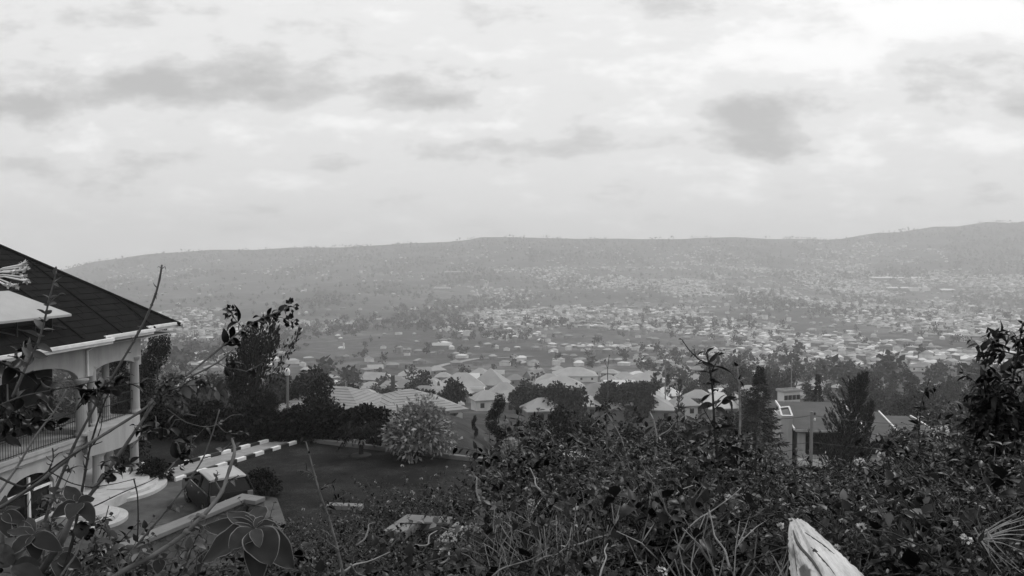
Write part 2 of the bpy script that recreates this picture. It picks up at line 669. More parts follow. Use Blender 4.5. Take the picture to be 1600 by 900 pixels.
def gp(x, y, z=GZ):
    d = at(x, y, 1.0)
    return Vector((d.x * z / d.z, z / d.z, z))


# ------------------------------------------------------------------ villa (local x runs along the facade, local y into the house)
house = empty("house", (-18.9, 29.3, GZ), R(82.32))
tag(house, "large two-storey villa with dark tiled hip roof, arched balcony and white gutters", "house")
TAN = 0.72
EZ = 6.93                                            # eave height


def roof_z(b):
    return EZ + (b + 0.6) * TAN


CORN = 11.7
rf = MB()
COURSE = 0.36
steps = int(7.2 / COURSE)
for k in range(steps):
    b0, b1 = -0.6 + k * COURSE, -0.6 + (k + 1) * COURSE + 0.03
    def aright(b):
        return CORN - (b + 0.6)
    lim = [(-16, 99)]
    # stepped eave: the lowest courses stop short where the facade steps back
    r0, r1 = aright(b0), aright(b1)
    if b0 < -0.25:
        r0 = r1 = 5.85 if b0 < -0.5 else 9.2
        if k == 0:
            b0a = b0
    z0, z1 = roof_z(b0) + 0.035, roof_z(b1)
    rf.poly([(-16, b0, z0), (r0, b0, z0), (r1, b1, z1), (-16, b1, z1)])
    rf.poly([(-16, b0, z0 - 0.028), (r0, b0, z0 - 0.028), (r0, b0, z0), (-16, b0, z0)])
    rf.poly([(r0, b0, z0 - 0.028), (-16, b0, z0 - 0.028), (-16, b0 + 0.09, z0 - 0.02), (r0, b0 + 0.09, z0 - 0.02)])
    rf.poly([(-16, b0 + 0.09, z0 - 0.12), (r0, b0 + 0.09, z0 - 0.12), (r0, b0 + 0.09, z0 - 0.02), (-16, b0 + 0.09, z0 - 0.02)])
    # interlocking joints of the long tiles
    a = -16 + (k % 3) * 0.45
    while a < min(r0, r1) - 0.3:
        rf.box((a, (b0 + b1) / 2, (z0 + z1) / 2 + 0.004), (0.05, math.hypot(b1 - b0, z1 - z0), 0.016), rx=math.atan2(z1 - z0, b1 - b0))
        a += 1.35
for a in np.arange(-14, 11, 2.6):
    t1 = min(7.0, CORN - a - 0.1)
    if t1 > 0.6:
        rf.tube([(a, -0.55 + 0.05, roof_z(-0.5) + 0.05), (a, -0.6 + t1, roof_z(-0.6 + t1) + 0.05)], 0.045, 5)
# lower strips of the set-back bays
for (a0, a1, b) in ((5.85, 9.2, -0.45), (9.2, CORN - 0.25, -0.28)):
    rf.poly([(a0, b, roof_z(b) + 0.02), (a1, b, roof_z(b) + 0.02), (a1 - 0.3, 0.15, roof_z(0.15) + 0.012), (a0, 0.15, roof_z(0.15) + 0.012)])
top = 6.6
rt = CORN - 7.2
far = 13.8
rf.poly([(CORN, -0.6, EZ), (CORN, far, EZ), (rt, top, roof_z(top))])
rf.poly([(CORN, far, EZ), (-16, far, EZ), (-16, top, roof_z(top)), (rt, top, roof_z(top))])
roof = rf.build("roof", "roof_tile", house)
cap = MB()
hp = [(CORN - t, -0.6 + t, roof_z(-0.6 + t) + 0.05) for t in np.linspace(0.1, 7.2, 22)]
cap.tube(hp, 0.085, 8)
cap.tube([(rt, top, roof_z(top) + 0.05), (-16, top, roof_z(top) + 0.05)], 0.085, 8)
capo = cap.build("ridge_cap", "roof_tile", roof)
gt = MB()
for (a0, a1, b) in ((-16, 5.9, -0.62), (5.5, 9.25, -0.47), (8.95, CORN + 0.35, -0.3)):
    z = roof_z(b)
    gt.bx(a0, a1, b - 0.13, b, z - 0.13, z + 0.015)
    gt.bx(a0, a1, b - 0.05, b + 0.02, z - 0.25, z - 0.133)
gt.bx(CORN + 0.352, CORN + 0.45, -0.4, far, EZ - 0.1, EZ + 0.1)
gto = gt.build("gutter", "white_paint", house, bevel=0.012)
dp_ = MB()
dp_.tube([(5.0, -0.5, 6.7), (5.0, -0.08, 6.45), (5.0, -0.08, 5.35)], 0.045, 8)
dp_.build("downpipe", "white_paint", house)
sf = MB()
sf.bx(-16, 5.8, -0.55, -0.004, 6.64, 6.66)
sf.bx(5.5, CORN + 0.3, -0.4, 13, 6.645, 6.665)
sf.build("soffit", "render_grey", house)

# walls: ground floor solid, upper floor with a wide arch, porch bay open
def arch(a0, a1, spring, crown, n=14):
    c = (a0 + a1) / 2
    hw = (a1 - a0) / 2
    return [(c - hw * math.cos(math.pi * k / n), spring + (crown - spring) * math.sin(math.pi * k / n)) for k in range(n + 1)]


def band_over_arch(mb, a0, a1, z_top, pts, b0, b1, mi=0):
    """Spandrel between an arch and a straight head, a0..a1 wide and b0..b1 deep."""
    for (p, q) in zip(pts[:-1], pts[1:]):
        mb.prism([(p[0], b0, p[1]), (q[0], b0, q[1]), (q[0], b0, z_top), (p[0], b0, z_top)], (0, b1 - b0, 0), mi)


wl = MB()
win = arch(0.3, 2.9, 1.35, 2.02)
wl.bx(-12, 0.3, 0, 0.3, -0.2, 2.52)
wl.bx(2.9, 4.75, 0, 0.3, -0.2, 2.52)
wl.bx(0.3, 2.9, 0, 0.3, -0.2, 0.2)
band_over_arch(wl, 0.3, 2.9, 2.52, win, 0.0, 0.3)
wl.bx(4.45, 4.75, 0.3, 10, -0.2, 2.52)              # end wall of the lower room beside the porch
wl.bx(4.75, 9.1, 2.2, 2.45, -0.2, 2.5)              # back of the lower porch
ar1 = arch(-0.35, 4.5, 5.25, 6.02)
band_over_arch(wl, -0.35, 4.5, 6.64, ar1, 0.0, 0.28)
wl.bx(-12, -0.35, 0, 0.28, 2.9, 6.64)
wl.bx(4.5, 5.45, 0, 0.28, 5.32, 6.64)
ar2 = arch(5.5, 8.7, 5.3, 5.72)
band_over_arch(wl, 5.5, 8.7, 6.64, ar2, 0.08, 0.34)
wl.bx(8.7, 9.1, 0.08, 0.34, 5.32, 6.64)
wl.bx(8.85, 9.1, 0.34, 2.6, 5.7, 6.64)
walls = wl.build("wall", "render_grey", house)
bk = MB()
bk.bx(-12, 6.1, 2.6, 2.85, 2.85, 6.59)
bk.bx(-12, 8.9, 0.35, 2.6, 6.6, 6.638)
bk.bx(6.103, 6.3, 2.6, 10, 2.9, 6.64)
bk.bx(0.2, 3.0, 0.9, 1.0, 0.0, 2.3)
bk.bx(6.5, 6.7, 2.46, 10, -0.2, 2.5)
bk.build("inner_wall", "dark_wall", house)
dr = MB()
dr.bx(0.9, 2.3, 2.53, 2.595, 2.92, 5.2)
dr.bx(2.9, 4.1, 2.53, 2.595, 3.8, 5.2)
drf = dr.build("balcony_door", "pane", house)
df = MB()
for a in (0.86, 1.58, 2.3, 2.88, 3.5, 4.1):
    df.bx(a - 0.035, a + 0.035, 2.48, 2.528, 2.92 if a < 2.5 else 3.8, 5.2)
df.build("door_frame", "render_grey", drf)
sl = MB()
sl.bx(-12, 4.9, -0.12, 2.598, 2.524, 2.84)
sl.bx(-12, 4.82, -0.16, -0.123, 2.74, 2.9)
sl.build("balcony_floor", "render_pale", house, bevel=0.01)
bb = MB()
cur = [(4.55 + 3.75 * k / 14, -0.32 - 0.34 * math.sin(math.pi * k / 14)) for k in range(15)]
ring = [(a, b, 1.98) for a, b in cur] + [(8.3, 2.197, 1.98), (4.91, 2.197, 1.98), (4.91, -0.2, 1.98)]
bb.prism(ring, (0, 0, 1.08))
bb.build("curved_balcony_front", "render_pale", house)
for (a, b, z0, z1, r_) in ((4.62, -0.02, 2.9, 5.3, 0.24), (8.75, 0.2, 3.06, 5.75, 0.21), (6.9, 1.1, 3.06, 6.6, 0.2), (5.75, 0.3, 3.06, 5.7, 0.2), (7.6, 0.9, 3.06, 6.6, 0.16),
                           (5.5, -0.12, 0.42, 1.97, 0.25), (6.55, 0.12, 0.42, 1.97, 0.24), (8.3, 0.0, 0.42, 1.97, 0.2)):
    cl = MB()
    cl.lathe([(r_ * 1.35, z0), (r_ * 1.35, z0 + 0.09), (r_ * 1.08, z0 + 0.16), (r_, z0 + 0.22), (r_ * 0.9, z1 - 0.2), (r_ * 1.15, z1 - 0.12), (r_ * 1.3, z1 - 0.06), (r_ * 1.3, z1)], (a, b, 0), 18)
    cl.build("column", "render_grey", house, smooth=False)


def railing(pts, z0, z1, pitch=0.13):
    mb = MB()
    for p, q in zip(pts[:-1], pts[1:]):
        p, q = Vector((*p, 0)), Vector((*q, 0))
        ln = (q - p).length
        for zz_ in (z0 + 0.06, (z0 + z1) / 2 + 0.15, z1):
            mb.tube([(p.x, p.y, zz_), (q.x, q.y, zz_)], 0.022, 5)
        n_ = int(ln / pitch)
        for k in range(n_ + 1):
            c_ = p.lerp(q, k / n_)
            mb.tube([(c_.x, c_.y, z0), (c_.x, c_.y, z1)], 0.011, 4)
    return mb


railing([(-0.3, 0.12), (4.35, 0.12)], 2.86, 3.9).build("railing", "iron", house)
railing([(4.9, 0.2), (8.55, 0.2)], 3.07, 4.15).build("railing", "iron", house)
railing([(8.75, 0.45), (8.75, 2.2)], 3.07, 4.5, 0.2).build("railing", "iron", house)
# arched window with a white frame
wi = MB()
pts = arch(0.32, 2.88, 1.35, 2.0)
wi.poly([(0.32, 0.16, 0.2)] + [(p[0], 0.16, p[1]) for p in pts[1:-1]] + [(2.88, 0.16, 1.35), (2.88, 0.16, 0.2)][::1])
wio = wi.build("window", "pane", house)
wf = MB()
for a in (0.36, 1.62, 2.84):
    wf.bx(a - 0.05, a + 0.05, 0.07, 0.15, 0.2, 1.9 if a == 1.62 else 1.36)
wf.bx(0.32, 2.88, 0.075, 0.145, 1.31, 1.4)
wf.bx(0.2, 3.0, -0.06, 0.15, 0.1, 0.2)
wf.build("window_frame", "white_paint", wio)
# dormer: pale hipped sheet roof over a dark opening
dm = MB()
DB = -0.32
zc, zr = 8.12, 9.15
dm.poly([(-3.2, DB, zc), (3.72, DB, zc), (1.9, DB + 1.3, zr), (-3.2, DB + 1.3, zr)])
dm.poly([(3.72, DB, zc), (3.72, DB + 2.6, zc), (1.9, DB + 1.3, zr)])
dm.poly([(-3.2, DB, zc - 0.09), (3.72, DB, zc - 0.09), (3.72, DB, zc), (-3.2, DB, zc)])
dm.poly([(3.72, DB, zc - 0.09), (3.72, DB + 2.6, zc - 0.09), (3.72, DB + 2.6, zc), (3.72, DB, zc)])
dm.poly([(-3.2, DB, zc - 0.09), (-3.2, DB + 2.6, zc - 0.09), (3.72, DB + 2.6, zc - 0.09), (3.72, DB, zc - 0.09)])
dmo = dm.build("dormer", "dormer_sheet", house)
dk = MB()
dk.bx(-3, 3.3, 0.55, 0.6, 7.3, 8.0)
dk.bx(3.2, 3.3, 0.2, 1.2, 7.1, 8.0)
for a in np.arange(-2.6, 3.2, 0.95):
    dk.box((a, 0.1, 7.55), (0.05, 0.05, 0.95), ry=0.0)
    dk.box((a + 0.4, 0.1, 7.62), (0.9, 0.04, 0.05), ry=0.25)
dk.build("dormer_opening", "iron", dmo)
# rounded white entrance steps: two lobes of three treads, and the porch platform
pf = MB()
pf.bx(4.76, 8.8, -0.75, 2.19, -0.15, 0.42)
pf.bx(1.6, 5.2, -1.8, -0.753, -0.15, 0.41)
pf.bx(3.6, 4.757, -0.753, -0.003, -0.15, 0.41)
pf.build("porch_platform", "white_tile", house)
for (ca, cb, ra, rb_) in ((6.3, -0.7, 1.9, 1.6), (2.3, -1.7, 1.25, 1.6)):
    stp = MB()
    for k in range(3):
        q = 1 - k * 0.2
        n_ = 24
        ring = [(ca + ra * q * math.cos(math.pi + math.pi * j / n_) * (1.0 if j < n_ / 2 else 1.25), cb + rb_ * q * math.sin(math.pi + math.pi * j / n_), -0.1 if k == 0 else 0.002 + 0.15 * k) for j in range(n_ + 1)]
        stp.prism(ring, (0, 0, 0.1 + 0.15 if k == 0 else 0.148))
    stp.build("entrance_step", "white_tile", house, bevel=0.02)

# ------------------------------------------------------------------ ground of the compound
def sheet(name, ring, z, mt, label, sub=0):
    mb = MB()
    mb.poly([(p[0], p[1], z) for p in ring])
    o = mb.build(name, mt)
    return tag(o, label, None, kind="structure")


sheet("driveway", [(-21, 20.5), (-8.2, 20.5), (-8.8, 31), (-10.2, 34.5), (-14.9, 37.1), (-17.9, 40), (-26, 40)], GZ, "concrete", "bare concrete driveway beside the villa")
sheet("lawn", [(-24, 20.5), (2.5, 20.5), (2.5, 42.5), (-3.3, 42.2), (-12.2, 46.3), (-21, 53.5), (-34, 53.5), (-34, 30)], GZ - 0.008, "lawn", "dark mown lawn of the villa garden")
pa = [gp(270, 742), gp(275, 752), gp(476, 690), gp(585, 697), gp(590, 681), gp(520, 686), gp(470, 684), gp(430, 686), gp(236, 736)]
e1, e2 = gp(240, 738), gp(432, 687)                  # far edge of the path
f1, f2 = gp(272, 752), gp(474, 689)                  # near edge
sheet("path", [e1, f1, f2, gp(470, 684), e2], GZ + 0.006, "paving", "pale paved path crossing the lawn")


def kerb(a, b, label, dash=0.62):
    """Row of kerb blocks painted white and black by turns."""
    a, b = Vector(a), Vector(b)
    a.z = b.z = GZ
    ln = (b - a).length
    d = (b - a) / ln
    n_ = int(ln / dash)
    mb = MB()
    ang = math.atan2(d.y, d.x)
    for k in range(n_):
        c = a + d * (ln * (k + 0.5) / n_) + Vector((0, 0, 0.06))
        mb.box(c, (ln / n_ - 0.012, 0.2, 0.2 + 0.01 * ((k * 7) % 3)), k % 2, rz=ang + 0.02 * math.sin(k * 2.1))
    o = mb.build("kerb", ["white_paint", "black_paint"], bevel=0.012)
    return tag(o, label, None, kind="structure")


kerb(e1, e2, "white and black painted kerb on the far side of the garden path")
kerb(f1, f2, "white and black painted kerb on the near side of the garden path")
kerb(gp(205, 720), gp(272, 752), "painted kerb where the driveway meets the lawn")
ed = MB()
pts = [gp(476, 689), gp(560, 699), gp(640, 708), gp(705, 716), gp(760, 722)]
for p, q in zip(pts[:-1], pts[1:]):
    d = q - p
    ed.box(((p + q) / 2) + Vector((0, 0, 0.08)), (d.length + 0.02, 0.28, 0.26), 0, rz=math.atan2(d.y, d.x))
tag(ed.build("kerb", "coping_concrete", bevel=0.02), "low pale concrete edging along the back of the lawn", None, kind="structure")
# garden steps: a short white ramp of shallow treads between banded kerbs
gs = empty("garden_steps", gp(545, 694) + Vector((0, 0, 0.2)), R(-24))
tag(gs, "short flight of shallow white garden steps with black banded kerbs behind the lawn", "steps")
for k in range(4):
    mb = MB()
    mb.bx(-1.05, 1.15, 0.75 * k, 0.75 * k + 0.745, -0.3, 0.1 * (k + 1))
    mb.build("tread", "white_tile", gs, bevel=0.01)
for sx in (-1.18, 1.28):
    mb = MB()
    for k in range(6):
        mb.bx(sx - 0.11, sx + 0.11, -0.1 + 0.5 * k, 0.395 + 0.5 * k, -0.3, 0.2 + 0.07 * k, (k + 1) % 2)
    mb.build("kerb_edge", ["white_paint", "black_paint"], gs, bevel=0.01)
lw = MB()
p, q = gp(512, 784, GZ + 0.25), gp(566, 786, GZ + 0.25)
lw.box((p + q) / 2 - Vector((0, 0, 0.2)), ((q - p).length, 0.42, 0.24), 0, rz=math.atan2((q - p).y, (q - p).x))
tag(lw.build("low_wall", "coping_concrete", bevel=0.02), "low pale slab-topped wall at the near edge of the lawn", "wall")


# ------------------------------------------------------------------ boundary walls with sloping concrete copings
def boundary(p, q, width, height, ret, label, thing_name="boundary_wall", grp=None):
    """Wall from p to q (points on the coping top) with a short return of length `ret` at q."""
    p, q = Vector(p), Vector(q)
    d = (q - p)
    ang = math.atan2(d.y, d.x)
    e = empty(thing_name, (p.x, p.y, min(p.z, q.z) - height))
    tag(e, label, "wall", grp)
    dn = Vector((d.x, d.y, 0)).normalized()
    nn = Vector((dn.y, -dn.x, 0))
    o = Vector((p.x, p.y, min(p.z, q.z) - height))
    w_, c_ = MB(), MB()

    def seg(mb, a, b, hw, z0a, z1a, z0b, z1b):
        dd = Vector((b.x - a.x, b.y - a.y, 0)).normalized()
        n2 = Vector((dd.y, -dd.x, 0)) * hw
        k = len(mb.v)
        for pt, za, zb in ((a, z0a, z1a), (b, z0b, z1b)):
            for s in (-1, 1):
                for z in (za, zb):
                    mb.v.append((pt.x + n2.x * s - o.x, pt.y + n2.y * s - o.y, z - o.z))
        for f in ((0, 1, 3, 2), (4, 6, 7, 5), (0, 4, 5, 1), (2, 3, 7, 6), (1, 5, 7, 3), (0, 2, 6, 4)):
            mb.f.append(tuple(k + i for i in f))
            mb.m.append(0)
    seg(w_, p, q, width * 0.36, o.z - 1.5, p.z - 0.16, o.z - 1.5, q.z - 0.16)
    seg(c_, p, q, width / 2, p.z - 0.15, p.z, q.z - 0.15, q.z)
    if ret:
        a = q - dn * width * 0.5 + nn * (width * 0.5 + 0.003)
        b = a + nn * ret
        a.z = b.z = q.z
        seg(w_, a, b, width * 0.36, o.z - 1.5, q.z - 0.2, o.z - 1.5, q.z - 0.2)
        seg(c_, a, b, width / 2, q.z - 0.16, q.z - 0.004, q.z - 0.16, q.z - 0.004)
    w_.build("masonry", "stone_wall", e)
    c_.build("coping", "coping_concrete", e, bevel=0.02)
    return e


boundary(gp(92, 892, -8.72), gp(388, 772, -8.7), 0.55, 1.9, 0.5, "long grey boundary wall with a flat coping running past the villa steps")
boundary(at(614, 830, 11.8), at(650, 804, 13.2), 0.34, 2.0, 0.45, "broken-off length of coped wall rising from the thicket, the paler flat-topped one", grp="walls in the thicket")
boundary(at(694, 846, 11.0), at(728, 815, 12.3), 0.3, 2.0, 0.35, "sloping coped wall half buried in dry weeds, the one nearer the pale stone", grp="walls in the thicket")


# ------------------------------------------------------------------ parked car
def make_car(loc, heading):
    e = empty("parked_car", loc, heading)
    tag(e, "dark hatchback with sky reflection painted pale on its roof parked on the concrete driveway", "car")
    # side profile (x forward, z up), lower body and greenhouse
    W = 0.83
    def loft(mb, prof_pairs, mi=0):
        """prof_pairs: list of (half width, [(x, z)...]) cross-sections from the middle outwards, mirrored."""
        rows = [[(x, -hw, z) for x, z in pr] for hw, pr in reversed(prof_pairs)] + [[(x, hw, z) for x, z in pr] for hw, pr in prof_pairs]
        n_ = len(rows[0])
        base = len(mb.v)
        for r_ in rows:
            mb.v += r_
        for i in range(len(rows) - 1):
            for j in range(n_):
                j2 = (j + 1) % n_
                mb.f.append((base + i * n_ + j, base + (i + 1) * n_ + j, base + (i + 1) * n_ + j2, base + i * n_ + j2))
                mb.m.append(mi)
        mb.f.append(tuple(base + j for j in range(n_)))
        mb.f.append(tuple(base + (len(rows) - 1) * n_ + j for j in range(n_ - 1, -1, -1)))
        mb.m += [mi, mi]
    body = MB()
    low = [(-1.95, 0.45), (-2.0, 0.75), (-1.93, 0.98), (-1.0, 1.0), (0.75, 0.97), (1.35, 0.92), (1.9, 0.78), (2.05, 0.6), (2.02, 0.35), (1.0, 0.25), (-1.0, 0.25), (-1.85, 0.3)]
    low_in = [(x * 0.985, z + 0.01) for x, z in low]
    loft(body, [(0.5, [(x, z + 0.02 if z > 0.7 else z) for x, z in low]), (0.78, low), (W, low_in)])
    bo = body.build("body", "car_paint", e, bevel=0.03)
    cab = MB()
    gh = [(-1.9, 0.99), (-1.55, 1.40), (0.1, 1.42), (0.95, 0.99)]
    loft(cab, [(0.55, gh), (0.62, [(x * 0.99, z) for x, z in gh])])
    for s in (-1, 1):
        pass
    cabo = cab.build("windows", "pane", e)
    # tapered side glass: pull the top in
    for v in cabo.data.vertices:
        if v.co.z < 1.1:
            v.co.y *= 1.24
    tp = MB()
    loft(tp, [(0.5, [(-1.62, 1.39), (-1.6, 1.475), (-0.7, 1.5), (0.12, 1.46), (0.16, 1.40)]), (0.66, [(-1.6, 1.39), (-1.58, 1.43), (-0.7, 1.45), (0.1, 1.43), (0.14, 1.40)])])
    tp.build("roof", "car_roof_sky_sheen", e, bevel=0.02)
    for s in (-1, 1):
        for (xa, za, xb, zb) in ((-1.93, 0.98, -1.58, 1.42), (0.1, 1.42, 0.98, 0.97), (-0.55, 0.98, -0.5, 1.42)):
            ya, yb = s * 0.785, s * 0.645
            pl = MB()
            pl.tube([(xa, ya, za), (xb, yb, zb)], 0.035, 6)
            pl.build("pillar", "car_paint", e)
    for s in (-1, 1):
        for x in (-1.28, 1.3):
            wh = MB()
            ang = [(0.30, -0.1), (0.31, -0.08), (0.31, 0.08), (0.30, 0.1)]
            ring = []
            n_ = 20
            for off in (-0.1, 0.1):
                for k in range(n_):
                    t = 2 * math.pi * k / n_
                    wh.v.append((x + 0.31 * math.cos(t), s * 0.74 + off, 0.31 + 0.31 * math.sin(t)))
            wh.f += [tuple(range(n_)), tuple(range(2 * n_ - 1, n_ - 1, -1))] + [(k, (k + 1) % n_, n_ + (k + 1) % n_, n_ + k) for k in range(n_)]
            wh.m += [0] * (n_ + 2)
            who = wh.build("wheel", "rubber", e)
            rm = MB()
            for k in range(5):
                t = 2 * math.pi * k / 5
                rm.box((x + 0.1 * math.cos(t), s * 0.845, 0.31 + 0.1 * math.sin(t)), (0.2, 0.012, 0.06), ry=-t)
            rm.build("rim", "chrome", who)
        lg = MB()
        lg.box((-1.985, s * 0.66, 0.86), (0.05, 0.2, 0.24))
        lg.build("tail_lamp", "lamp_glass", e, bevel=0.015)
        mi_ = MB()
        mi_.box((0.62, s * 0.93, 1.03), (0.12, 0.2, 0.13))
        mi_.build("mirror", "car_paint", e, bevel=0.03)
        hd = MB()
        for x in (-0.75, 0.25):
            hd.box((x, s * 0.838, 0.86), (0.16, 0.03, 0.03))
        hd.box((-0.4, s * 0.80, 1.0), (2.4, 0.02, 0.02))
        hd.build("door_trim", "chrome", e)
    bp_ = MB()
    bp_.box((-2.02, 0, 0.48), (0.12, 1.5, 0.22))
    bp_.build("bumper", "rubber", e, bevel=0.04)
    npl = MB()
    npl.box((-2.015, 0, 0.72), (0.02, 0.5, 0.12))
    npl.build("number_plate", "white_paint", e)
    return e


make_car((-12.35, 33.3, GZ), math.atan2(0.82, -0.57)).scale = (1.1, 1.1, 1.13)
# ------------------------------------------------------------------ foliage materials
leafmat("dark_leaf", 0.006, 0.028, rough=0.6, trans=0.12, spec=0.2, obj_var=0.3)
leafmat("hedge_leaf", 0.004, 0.016, rough=0.6, trans=0.06, spec=0.15)
leafmat("mid_leaf", 0.02, 0.06, rough=0.6, trans=0.15, obj_var=0.35)
leafmat("pale_leaf", 0.10, 0.42, rough=0.6, trans=0.2)
leafmat("needle", 0.007, 0.022, rough=0.6, trans=0.1, obj_var=0.3)
leafmat("far_leaf", 0.012, 0.06, rough=0.9, trans=0.0, spec=0.05)
surf("trunk", 0.03, 0.06, 3, rough=0.95, bump=0.4, stretch=(3, 3, 0.6))


def unit(v):
    return v / np.maximum(np.linalg.norm(v, axis=-1, keepdims=True), 1e-9)


def rdir(r_, n):
    return unit(r_.normal(size=(n, 3)))


def blades(P, D, L_, W_, r_, droop=0.0):
    """Diamond-shaped leaves or sprays rooted at P pointing along D: returns vertices and quads."""
    n = len(P)
    L_ = np.broadcast_to(L_, n)[:, None]
    W_ = np.broadcast_to(W_, n)[:, None]
    D = unit(D)
    S = unit(np.cross(D, rdir(r_, n)))
    Nn = np.cross(D, S)
    mid = P + D * L_ * 0.45 + Nn * L_ * 0.06
    tip = P + D * L_
    tip[:, 2] -= droop * L_[:, 0]
    V = np.stack([P, mid + S * W_ / 2, tip, mid - S * W_ / 2], 1).reshape(-1, 3)
    q = np.arange(n * 4).reshape(-1, 4)
    return V, q


def crown_points(r_, n, lobes, shell=0.55):
    """Points inside a set of ellipsoidal lobes (centre, radii), denser to the outside."""
    vol = np.array([l[1][0] * l[1][1] * l[1][2] for l in lobes]) ** 0.7
    k = r_.choice(len(lobes), n, p=vol / vol.sum())
    c = np.array([l[0] for l in lobes])[k]
    rad = np.array([l[1] for l in lobes])[k]
    d = rdir(r_, n)
    rr = shell + (1 - shell) * r_.random(n) ** 0.6
    lump = 1 + 0.22 * np.sin(d[:, 0] * 5 + k) * np.sin(d[:, 1] * 6 + 2 * k) + 0.1 * r_.normal(size=n)
    return c + d * rad * (rr * lump)[:, None], d


def trunk_mb(h, r0, lean, r_, limbs=5, crown0=0.35, spread=0.5):
    mb = MB()
    pts = [(lean[0] * t * t * h + 0.03 * h * math.sin(5 * t + r0 * 40), lean[1] * t * t * h, h * t) for t in np.linspace(0, 1, 7)]
    mb.tube(pts, [r0 * (1 - 0.8 * t) for t in np.linspace(0, 1, 7)], 7)
    for k in range(limbs):
        t = crown0 + (0.9 - crown0) * k / max(1, limbs - 1)
        a = 2.4 * k + r_.random()
        p = Vector((lean[0] * t * t * h, lean[1] * t * t * h, h * t))
        ln = spread * h * (1.05 - t)
        q = p + Vector((math.cos(a) * ln * 0.5, math.sin(a) * ln * 0.5, ln * 0.35))
        e = p + Vector((math.cos(a) * ln, math.sin(a) * ln, ln * 0.6))
        mb.tube([p, q, e], [r0 * 0.45 * (1 - t * 0.6), r0 * 0.3 * (1 - t * 0.6), 0.01], 5)
    return mb


MESH = {}


def broadleaf(key, h, rad, n, leaf, seed, mt="dark_leaf", lean=(0, 0), bottom=0.25):
    r_ = np.random.default_rng(seed)
    lobes = []
    for k in range(11):
        a = 2.4 * k
        t = bottom + 0.12 + (0.85 - bottom) * ((k * 0.618) % 1.0)
        off = rad * 0.62 * math.sin(math.pi * min(1, (t - bottom) / (1.05 - bottom)) ** 0.8)
        s = rad * (0.34 + 0.22 * r_.random())
        lobes.append(((math.cos(a) * off + lean[0] * h * t * t, math.sin(a) * off + lean[1] * h * t * t, h * t - s * 0.2), (s, s, s * 0.85)))
    P, d = crown_points(r_, n, lobes)
    V, q = blades(P, d * 0.5 + rdir(r_, n) * 0.9, leaf * r_.uniform(0.6, 1.3, n), leaf * 0.65 * r_.uniform(0.6, 1.3, n), r_, 0.15)
    MESH[key] = (np_mesh("crown", V, q), trunk_mb(h * 0.8, 0.035 * h, lean, r_, spread=rad / h * 0.9).mesh("trunk"), mt)


def conifer(key, h, rad, n, seed, droop=0.35, lean=(0, 0), mt="needle", spray=0.45, power=1.0, wisp=0.1, per=22):
    r_ = np.random.default_rng(seed)
    nb = n // per
    t = 0.08 + 0.92 * r_.random(nb) ** 0.8
    a = r_.random(nb) * 2 * np.pi
    ln = rad * (1 - t) ** power * r_.uniform(0.6, 1.15, nb) + wisp
    s = np.repeat(np.arange(nb), per)
    f = r_.random(len(s)) ** 0.7
    ax = np.stack([lean[0] * h * t ** 2, lean[1] * h * t ** 2, h * t], 1)
    out = np.stack([np.cos(a), np.sin(a), np.full(nb, 0.28 - droop)], 1)
    P = ax[s] + out[s] * (ln[s] * f)[:, None]
    P[:, 2] += 0.25 * (f ** 2) * ln[s] * (1 if droop < 0.3 else 0.7)
    P += r_.normal(size=P.shape) * 0.05
    D = out[s] + rdir(r_, len(s)) * 0.55 + np.array([lean[0], lean[1], 0.15]) * 1.0
    V, q = blades(P, D, spray * r_.uniform(0.5, 1.2, len(s)) * (0.35 + 0.65 * (1 - t[s])), spray * 0.13, r_, 0.1)
    MESH[key] = (np_mesh("crown", V, q), trunk_mb(h * 0.97, 0.022 * h, lean, r_, limbs=0).mesh("trunk"), mt)


def plume(key, h, n, seed, lean=(0.3, 0), mt="needle", plumes=9, fat=0.55, needle=1.0, wide=1.0):
    """Feathery tree: long plumes sweeping up and leaning with the wind."""
    r_ = np.random.default_rng(seed)
    Vs, qs, base = [], [], 0
    mb = trunk_mb(h * 0.7, 0.025 * h, lean, r_, limbs=0)
    for k in range(plumes):
        t0 = 0.12 + 0.55 * k / plumes
        a = 2.4 * k
        root = np.array([lean[0] * h * t0 ** 2, lean[1] * h * t0 ** 2, h * t0])
        out = np.array([math.cos(a) * 0.34 + lean[0] * 0.8, math.sin(a) * 0.34, 0.95])
        ln = h * (0.97 - t0) * (0.75 + 0.3 * r_.random())
        if k == plumes - 1:
            ln = h - root[2]
            out = np.array([lean[0] * 1.2, 0, 1.0])
        m_ = n // plumes
        f = r_.random(m_)
        bend = np.array([lean[0] * 0.5, 0.0, 0.0])
        P = root + np.outer(f, out) * ln + np.outer(f ** 2, bend) * ln
        w_ = fat * (0.12 * h) * np.sin(np.pi * (0.12 + 0.86 * f)) ** 0.9
        P += r_.normal(size=(m_, 3)) * w_[:, None] * 0.6
        D = out + bend * 1.2 + rdir(r_, m_) * 0.6
        V, q = blades(P, D, 0.075 * needle * h * r_.uniform(0.5, 1.3, m_), 0.009 * wide * h, r_, 0.05)
        Vs.append(V)
        qs.append(q + base)
        base += len(V)
        mb.tube([tuple(root + out * ln * s + bend * ln * s * s) for s in (0, 0.4, 0.8)], [0.01 * h, 0.006 * h, 0.002 * h], 5)
    MESH[key] = (np_mesh("crown", np.concatenate(Vs), np.concatenate(qs)), mb.mesh("trunk"), mt)


